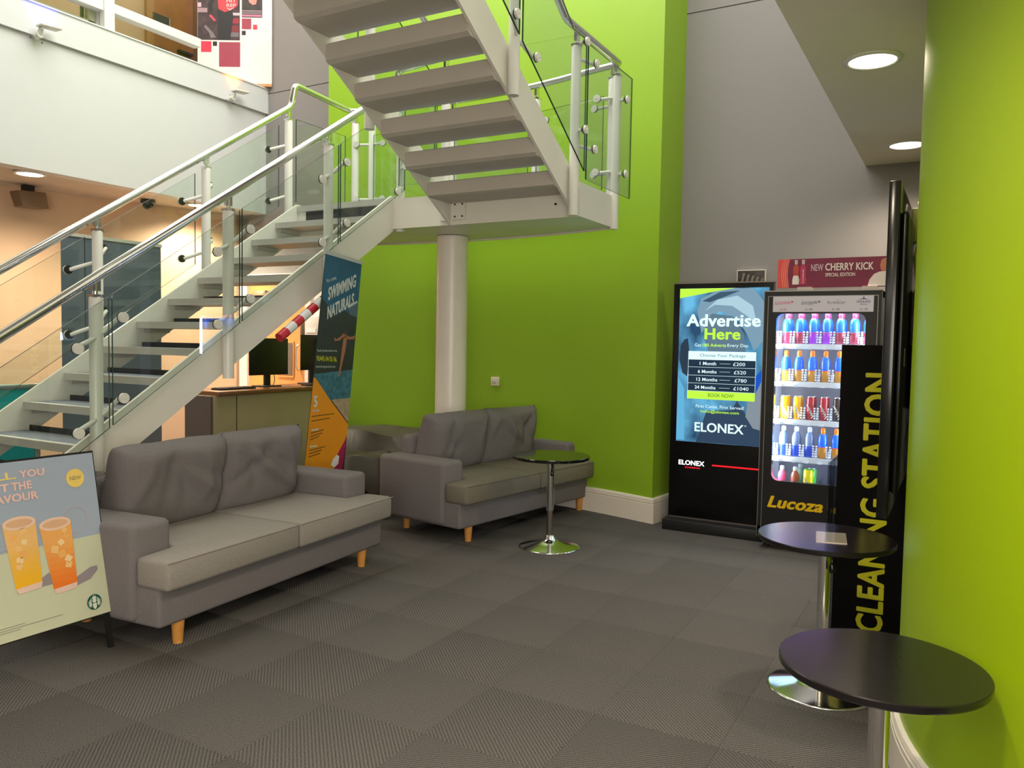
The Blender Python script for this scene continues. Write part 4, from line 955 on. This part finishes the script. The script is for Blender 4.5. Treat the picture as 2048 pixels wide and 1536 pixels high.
nt_('Book private events now', .10, .705, .205, -.02, .022, lw, .0); nt_('03445 04 05 06', .106, .768, .207, -.012, .038, mat('banner_yellow', (200, 205, 30), .4), .02); nt_('swimmingnaturals.com', .112, .822, .205, -.018, .02, lw, .0)
nt_('5', .154, 1.11, .04, -.004, .085, lw, .05); nt_('activities', .155, 1.145, .07, -.01, .018, lw, .02)
dk = mat('banner_dark_text', (120, 84, 30), .4)
for a, b_, w_ in ((.15, 1.175, .235), (.159, 1.21, .19), (.175, 1.30, .13), (.178, 1.325, .12), (.18, 1.35, .09), (.191, 1.43, .16), (.193, 1.455, .13), (.195, 1.48, .12)):
    npoly('small_text_line', [(a, b_), (a+w_, b_-.03), (a+w_, b_-.022), (a, b_+.008)], dk, .003)
for a, b_ in ((.175, 1.275), (.19, 1.40)): npoly('small_heading', [(a, b_), (a+.07, b_-.008), (a+.07, b_+.004), (a, b_+.012)], lw, .003)

# ------------------------------------------------------------------ dark covered heap between the sofas
def heap(name, label, cx_, cy_, sx_, sy_, h, seed, rz=0):
    rr = random.Random(seed); n = 26; vs = []; fs = []
    k = [(rr.uniform(-6, 6), rr.uniform(-6, 6), rr.uniform(0, 6)) for _ in range(6)]
    for j in range(n+1):
        for i in range(n+1):
            u, v = -1+2*i/n, -1+2*j/n
            e = max(0, 1-(abs(u)**6+abs(v)**6)/1.15)
            f = sum(math.sin(a*u+b_*v+c) for a, b_, c in k)/6
            z = h*(min(1, e*2.2)**.6)*(1+.10*f) if e > 0 else 0
            fl = 1+.12*math.sin(9*math.atan2(v, u)+seed)*(1-min(1, z/h))
            vs.append((u*sx_*fl, v*sy_*fl, max(0, z)))
    for j in range(n):
        for i in range(n): q_ = j*(n+1)+i; fs.append((q_, q_+1, q_+n+2, q_+n+1))
    o = MB().add(vs, fs, 0, True).build(name, mat('dark_cover', (74, 68, 58), .55, bump=.3, bscale=30, var=.1), None)
    o.location = (cx_, cy_, 0); o.rotation_euler = (0, 0, rz)
    return tag(o, label, 'covered furniture')
heap('covered_furniture', 'low dark cloth-covered furniture against the lime wall between the two sofas', -4.85, 6.15, .62, .36, .62, 5, .25)
heap('covered_furniture', 'rounded bundle under dark cover directly beside the large sofa armrest and banner', -4.62, 5.42, .30, .30, .50, 9, .5)

# ------------------------------------------------------------------ reception counter
t = thing('reception_counter', 'beige reception counter with dark wood top seen below the stair', 'counter', (-6.3, 6.0, 0), world=True)
MB().box((-6.28, 4.97, 0), (-5.92, 6.70, .965)).build('counter_body', mat('counter_beige', (198, 182, 146), .5), t)
MB().box((-6.28, 4.945, 0), (-5.93, 4.968, .965)).build('end_panel', mat('counter_grey', (108, 98, 94), .5), t)
MB().box((-5.92, 5.23, .0), (-5.916, 5.235, .96)).build('panel_joint', blackm, t)
MB().box((-6.44, 5.0, .965), (-5.88, 6.72, 1.005)).build('worktop', mat('counter_walnut', (128, 88, 56), .3, var=.15, vscale=12), t, bevel=.003)
def monitor(label, y0, y1, z0, z1, x, tilt=.0):
    t = thing('monitor', label, 'monitor', (x, (y0+y1)/2, 1.005), world=True, group='black monitors on the reception counter')
    MB().obox((x, (y0+y1)/2, (z0+z1)/2), (.02, 0, 0), (0, y1-y0, 0), (-.05*tilt, 0, z1-z0)).build('display_panel', mat('monitor_black', (10, 9, 10), .4), t, bevel=.004)
    MB().obox((x-.035, (y0+y1)/2, (z0+z1)/2), (.05, 0, 0), (0, (y1-y0)*.6, 0), (0, 0, (z1-z0)*.55)).build('rear_bulge', MATS['monitor_black'], t, bevel=.01)
    MB().box((x-.04, (y0+y1)/2-.035, 1.01), (x-.012, (y0+y1)/2+.035, z0+.08)).build('neck', blackm, t)
    MB().box((x-.12, (y0+y1)/2-.12, 1.005), (x+.06, (y0+y1)/2+.12, 1.018)).build('foot_plate', blackm, t, bevel=.003)
    MB().tube([(x-.03, (y0+y1)/2+.1, z0+.02), (x+.0, (y0+y1)/2+.08, z0-.06), (x+.01, (y0+y1)/2+.05, 1.02)], .004, 6).build('cable', blackm, t)
monitor('black monitor on the counter directly below the striped foam tube', 5.64, 6.155, 1.125, 1.50, -6.2)
monitor('black monitor on the counter next to the swimming banner', 6.40, 6.78, 1.16, 1.545, -6.25)
for y0, lb, xk in ((5.15, 'black keyboard on the counter left of the first monitor', -6.1), (6.27, 'black keyboard on the counter next to the swimming banner', -6.05)):
    t = thing('keyboard', lb, 'keyboard', (xk, y0+.2, 1.005), world=True)
    MB().box((xk-.07, y0, 1.006), (xk+.07, y0+.42, 1.022)).build('keyboard_body', blackm, t, bevel=.003)
    kb = MB()
    for r_ in range(4):
        for c_ in range(14): kb.box((xk-.058+r_*.03, y0+.015+c_*.028, 1.022), (xk-.034+r_*.03, y0+.037+c_*.028, 1.027))
    kb.build('keys', mat('key_black', (34, 33, 34), .5), t, kind='stuff')
t = thing('wall_dispenser', 'white wall unit right of the reception door', 'dispenser', (-6.3, 6.78, 1.6), world=True)
MB().box((-6.45, 6.66, 1.50), (-6.10, 6.785, 1.76)).build('unit_body', mat('unit_white', (222, 212, 208), .4), t, bevel=.01)
MB().box((-6.42, 6.655, 1.57), (-6.28, 6.662, 1.62)).build('unit_slot', mat('unit_bright', (250, 240, 236), .3), t)
t = thing('bright_wall_standin', 'white box standing in for a brightly lit wall patch behind the counter', 'stand-in', (-7.2, 6.4, 0), world=True)
cw = mat('standin_white', (236, 218, 206), .5)
MB().box((-7.55, 6.2, 0), (-6.85, 6.72, .78)).build('cabinet', cw, t)  # white box added in place of the brightly lit wall; no real cupboard
for x in (-7.54, -7.19): MB().box((x, 6.185, .06), (x+.33, 6.2, .74)).build('door', cw, t)
# grey pull-up banner by the peach wall
t = thing('grey_banner', 'wide plain blue-grey roll-up banner by the peach wall behind the stair', 'banner', (-7.0, 4.7, 0), world=True)
MB().box((-7.0, 4.225, .08), (-6.995, 5.235, 2.385)).build('banner_sheet', mat('banner_bluegrey', (84, 96, 108), .45), t)
MB().box((-7.01, 4.20, 2.38), (-6.985, 5.24, 2.41)).build('top_rail', brush, t)
MB().box((-7.08, 4.2, 0), (-6.92, 5.24, .085)).build('base_cassette', MATS['cassette_grey'], t)
# teal board
t = thing('teal_board', 'turquoise display board with silver frame behind the stair at the left edge', 'display board', (-5.9, 2.9, 0), world=True)
MB().box((-5.91, 2.5, .12), (-5.90, 3.36, 1.12)).build('board_panel', mat('teal_print', (30, 168, 170), .4), t)
fm = mat('silver_frame', (186, 194, 198), .3, .8)
b = MB(); b.box((-5.93, 2.47, 1.105), (-5.885, 3.375, 1.14)); b.box((-5.93, 3.35, .1), (-5.885, 3.385, 1.14)); b.box((-5.93, 2.47, .1), (-5.885, 2.5, 1.14)); b.box((-5.93, 2.47, .09), (-5.885, 3.375, .125)); b.build('silver_frame', fm, t, bevel=.005)
for y in (2.6, 3.25): MB().box((-6.1, y-.02, 0), (-5.75, y+.02, .03)).box((-5.94, y-.02, 0), (-5.90, y+.02, .12)).build('foot', fm, t)
# speaker, dome camera
t = thing('wall_speaker', 'boxy brown-grey speaker hanging under the balcony ceiling at far left', 'speaker', (-8.1, 4.4, 2.85), world=True)
spm = mat('speaker_taupe', (120, 96, 76), .5)
o = MB().prism([(-8.0, 4.42, 2.885), (-8.0, 4.69, 2.905), (-7.97, 4.70, 2.745), (-7.97, 4.45, 2.735)], (-.16, 0, 0)).build('speaker_box', spm, t, bevel=.006)
MB().box((-8.1, 4.5, 2.88), (-8.04, 4.6, 2.955)).build('bracket', blackm, t)
t = thing('dome_camera', 'small dark dome security camera under the balcony ceiling', 'camera', (-7.69, 5.6, 2.95))
MB().lathe([(.05, 0), (.075, -.0), (.075, -.025), (.06, -.03)], 24).build('camera_base', mat('camera_grey', (70, 68, 66), .4), t)
MB().lathe([(.058, -.03), (.056, -.05), (.045, -.075), (.025, -.092), (.001, -.098)], 24).build('camera_dome', black, t)
# uplighters on the balcony front
def uplight(label, y, z, col, pw_, warm):
    t = thing('wall_uplighter', label, 'wall light', (-7.2, y, z), world=True)
    MB().tube([(-7.165, y, z), (-7.10, y, z+.01)], .028, 16).build('wall_plate', steelp, t)
    MB().tube([(-7.12, y, z+.0), (-7.09, y, z+.06)], .022, 10).build('arm', steelp, t)
    MB().obox((-7.07, y+.06, z+.085), (.10, .0, 0), (0, .18, .015), (0, 0, .02)).build('lamp_head', steelp, t, bevel=.006)
    MB().obox((-7.07, y+.06, z+.097), (.08, .0, 0), (0, .15, .0125), (0, 0, .003)).build('lamp_lens', em('lens_'+warm, col, 3), t)
    MB().disc((-7.165, y-.05, z-.02), (1, 0, 0), .006, .006, 8).disc((-7.165, y+.05, z-.035), (1, 0, 0), .006, .006, 8).build('screws', blackm, t)
    l = bpy.data.lights.new('uplight_beam', 'SPOT'); l.energy = pw_; l.color = tuple(lin(c) for c in col); l.spot_size = 1.7; l.spot_blend = 1; l.shadow_soft_size = .02
    o = bpy.data.objects.new('uplight_beam', l); COL.objects.link(o); o.location = (-7.09, y+.04, z+.11); o.rotation_euler = (0, math.radians(180-25), 0); attach(o, t)
uplight('white uplighter on the balcony front throwing a blue patch, at upper left', 4.13, 4.09, (60, 60, 255), 5, 'blue')
uplight('white uplighter on the balcony front throwing an orange glow, near the poster', 6.24, 4.12, (255, 140, 30), 5, 'warm')

# ------------------------------------------------------------------ tall printed panel above the balcony
t = thing('fitness_poster', 'tall white panel with exercise photos and red squares above the balcony', 'poster', (-7.5, 6.6, 4.42), world=True)
E1 = Vector((-.87, -.49, 0)).normalized(); P0 = Vector((-7.10, 6.765, 0)); Nn = Vector((.49, -.87, 0))
def FP(a, z, o=0): return P0+E1*a+Vector((0, 0, z))+Nn*o
MB().prism([FP(-.02, 4.425), FP(.835, 4.425), FP(.835, 6.6), FP(-.02, 6.6)], -Nn*.02).build('panel_board', mat('panel_white', (228, 220, 220), .45), t)
MB().prism([FP(-.02, 4.395), FP(.36, 4.395), FP(.36, 4.425), FP(-.02, 4.425)], -Nn*.02).build('wood_edge', mat('edge_wood', (205, 150, 100), .5), t)
def fp(nm, pts, c, o=.001, v=.02): return MB().prism([FP(a, z, o) for a, z in pts], Nn*.0006).build(nm, mat('fp_%d_%d_%d' % c, c, .5, var=v, vscale=12), t)
def fr_(nm, a0, z0, a1, z1, c, o=.001, v=.02): return fp(nm, [(a0, z0), (a1, z0), (a1, z1), (a0, z1)], c, o, v)
fr_('dark_red_square', .344, 4.612, .587, 4.890, (158, 62, 82)); fr_('red_square', .675, 4.776, .794, 4.897, (222, 52, 78)); fr_('black_square', .61, 4.845, .658, 4.895, (36, 26, 34))
fr_('dark_red_square', .217, 5.039, .325, 5.158, (158, 62, 82)); fr_('red_square', .148, 5.036, .196, 5.09, (222, 60, 84)); fr_('black_square', .28, 4.972, .325, 5.02, (44, 30, 36))
fr_('gym_photo', .348, 4.912, .832, 6.5, (62, 46, 52), .001, .5); fr_('gym_photo', .090, 5.171, .325, 6.5, (58, 52, 52), .001, .3)
for z0, z1, a0, a1, c in ((5.10, 5.16, .36, .48, (150, 40, 56)), (5.19, 5.22, .35, .47, (190, 180, 190)), (5.0, 5.08, .36, .46, (120, 40, 50)), (5.28, 5.33, .79, .83, (200, 170, 185)), (5.36, 5.40, .72, .83, (130, 40, 60)), (5.22, 5.27, .72, .83, (160, 130, 140)), (4.95, 5.0, .36, .46, (110, 104, 112))): fr_('blurred_machine', a0, z0, a1, z1, c, .0018)
for z0, z1, c in ((5.18, 5.20, (205, 120, 150)), (5.205, 5.235, (120, 104, 112)), (5.24, 5.25, (160, 140, 150))): fr_('blurred_floor', .095, z0, .322, z1, c, .0018)
fp('trouser_leg', [(.46, 4.914), (.60, 4.914), (.605, 5.26), (.44, 5.26), (.42, 5.18)], (34, 32, 38), .0024)
fp('red_shirt', [(.42, 5.26), (.52, 5.225), (.59, 5.26), (.60, 5.34), (.57, 5.6), (.38, 5.6), (.37, 5.30)], (196, 62, 74), .003)
fp('hand', [(.16, 5.32), (.20, 5.31), (.24, 5.34), (.26, 5.42), (.14, 5.42)], (214, 140, 130), .003)
fp('second_leg', [(.62, 5.42), (.66, 5.42), (.72, 5.31), (.69, 5.24), (.66, 5.24), (.665, 5.30)], (30, 28, 34), .0024)
fp('shoe', [(.70, 4.99), (.76, 5.06), (.74, 5.08), (.66, 5.0), (.62, 4.94), (.68, 4.93)], (120, 112, 116), .003)
fp('shoe', [(.64, 5.12), (.70, 5.18), (.68, 5.20), (.62, 5.13)], (206, 70, 90), .003)
text('shirt_lettering', 'HIT', mat('shirt_text', (228, 190, 190), .5), t, FP(.50, 5.335, .0035), -E1*.11, Vector((0, 0, .035)), bold=.02)
text('shirt_lettering', 'REP', mat('shirt_text', (228, 190, 190), .5), t, FP(.50, 5.285, .0035), -E1*.11, Vector((0, 0, .035)), bold=.02)
text('shirt_lettering', 'V', mat('shirt_text', (228, 190, 190), .5), t, FP(.50, 5.245, .0035), -E1*.08, Vector((0, 0, .03)), bold=.02)

# tidy: drop the helper property
for o in bpy.data.objects:
    if '_w' in o: del o['_w']
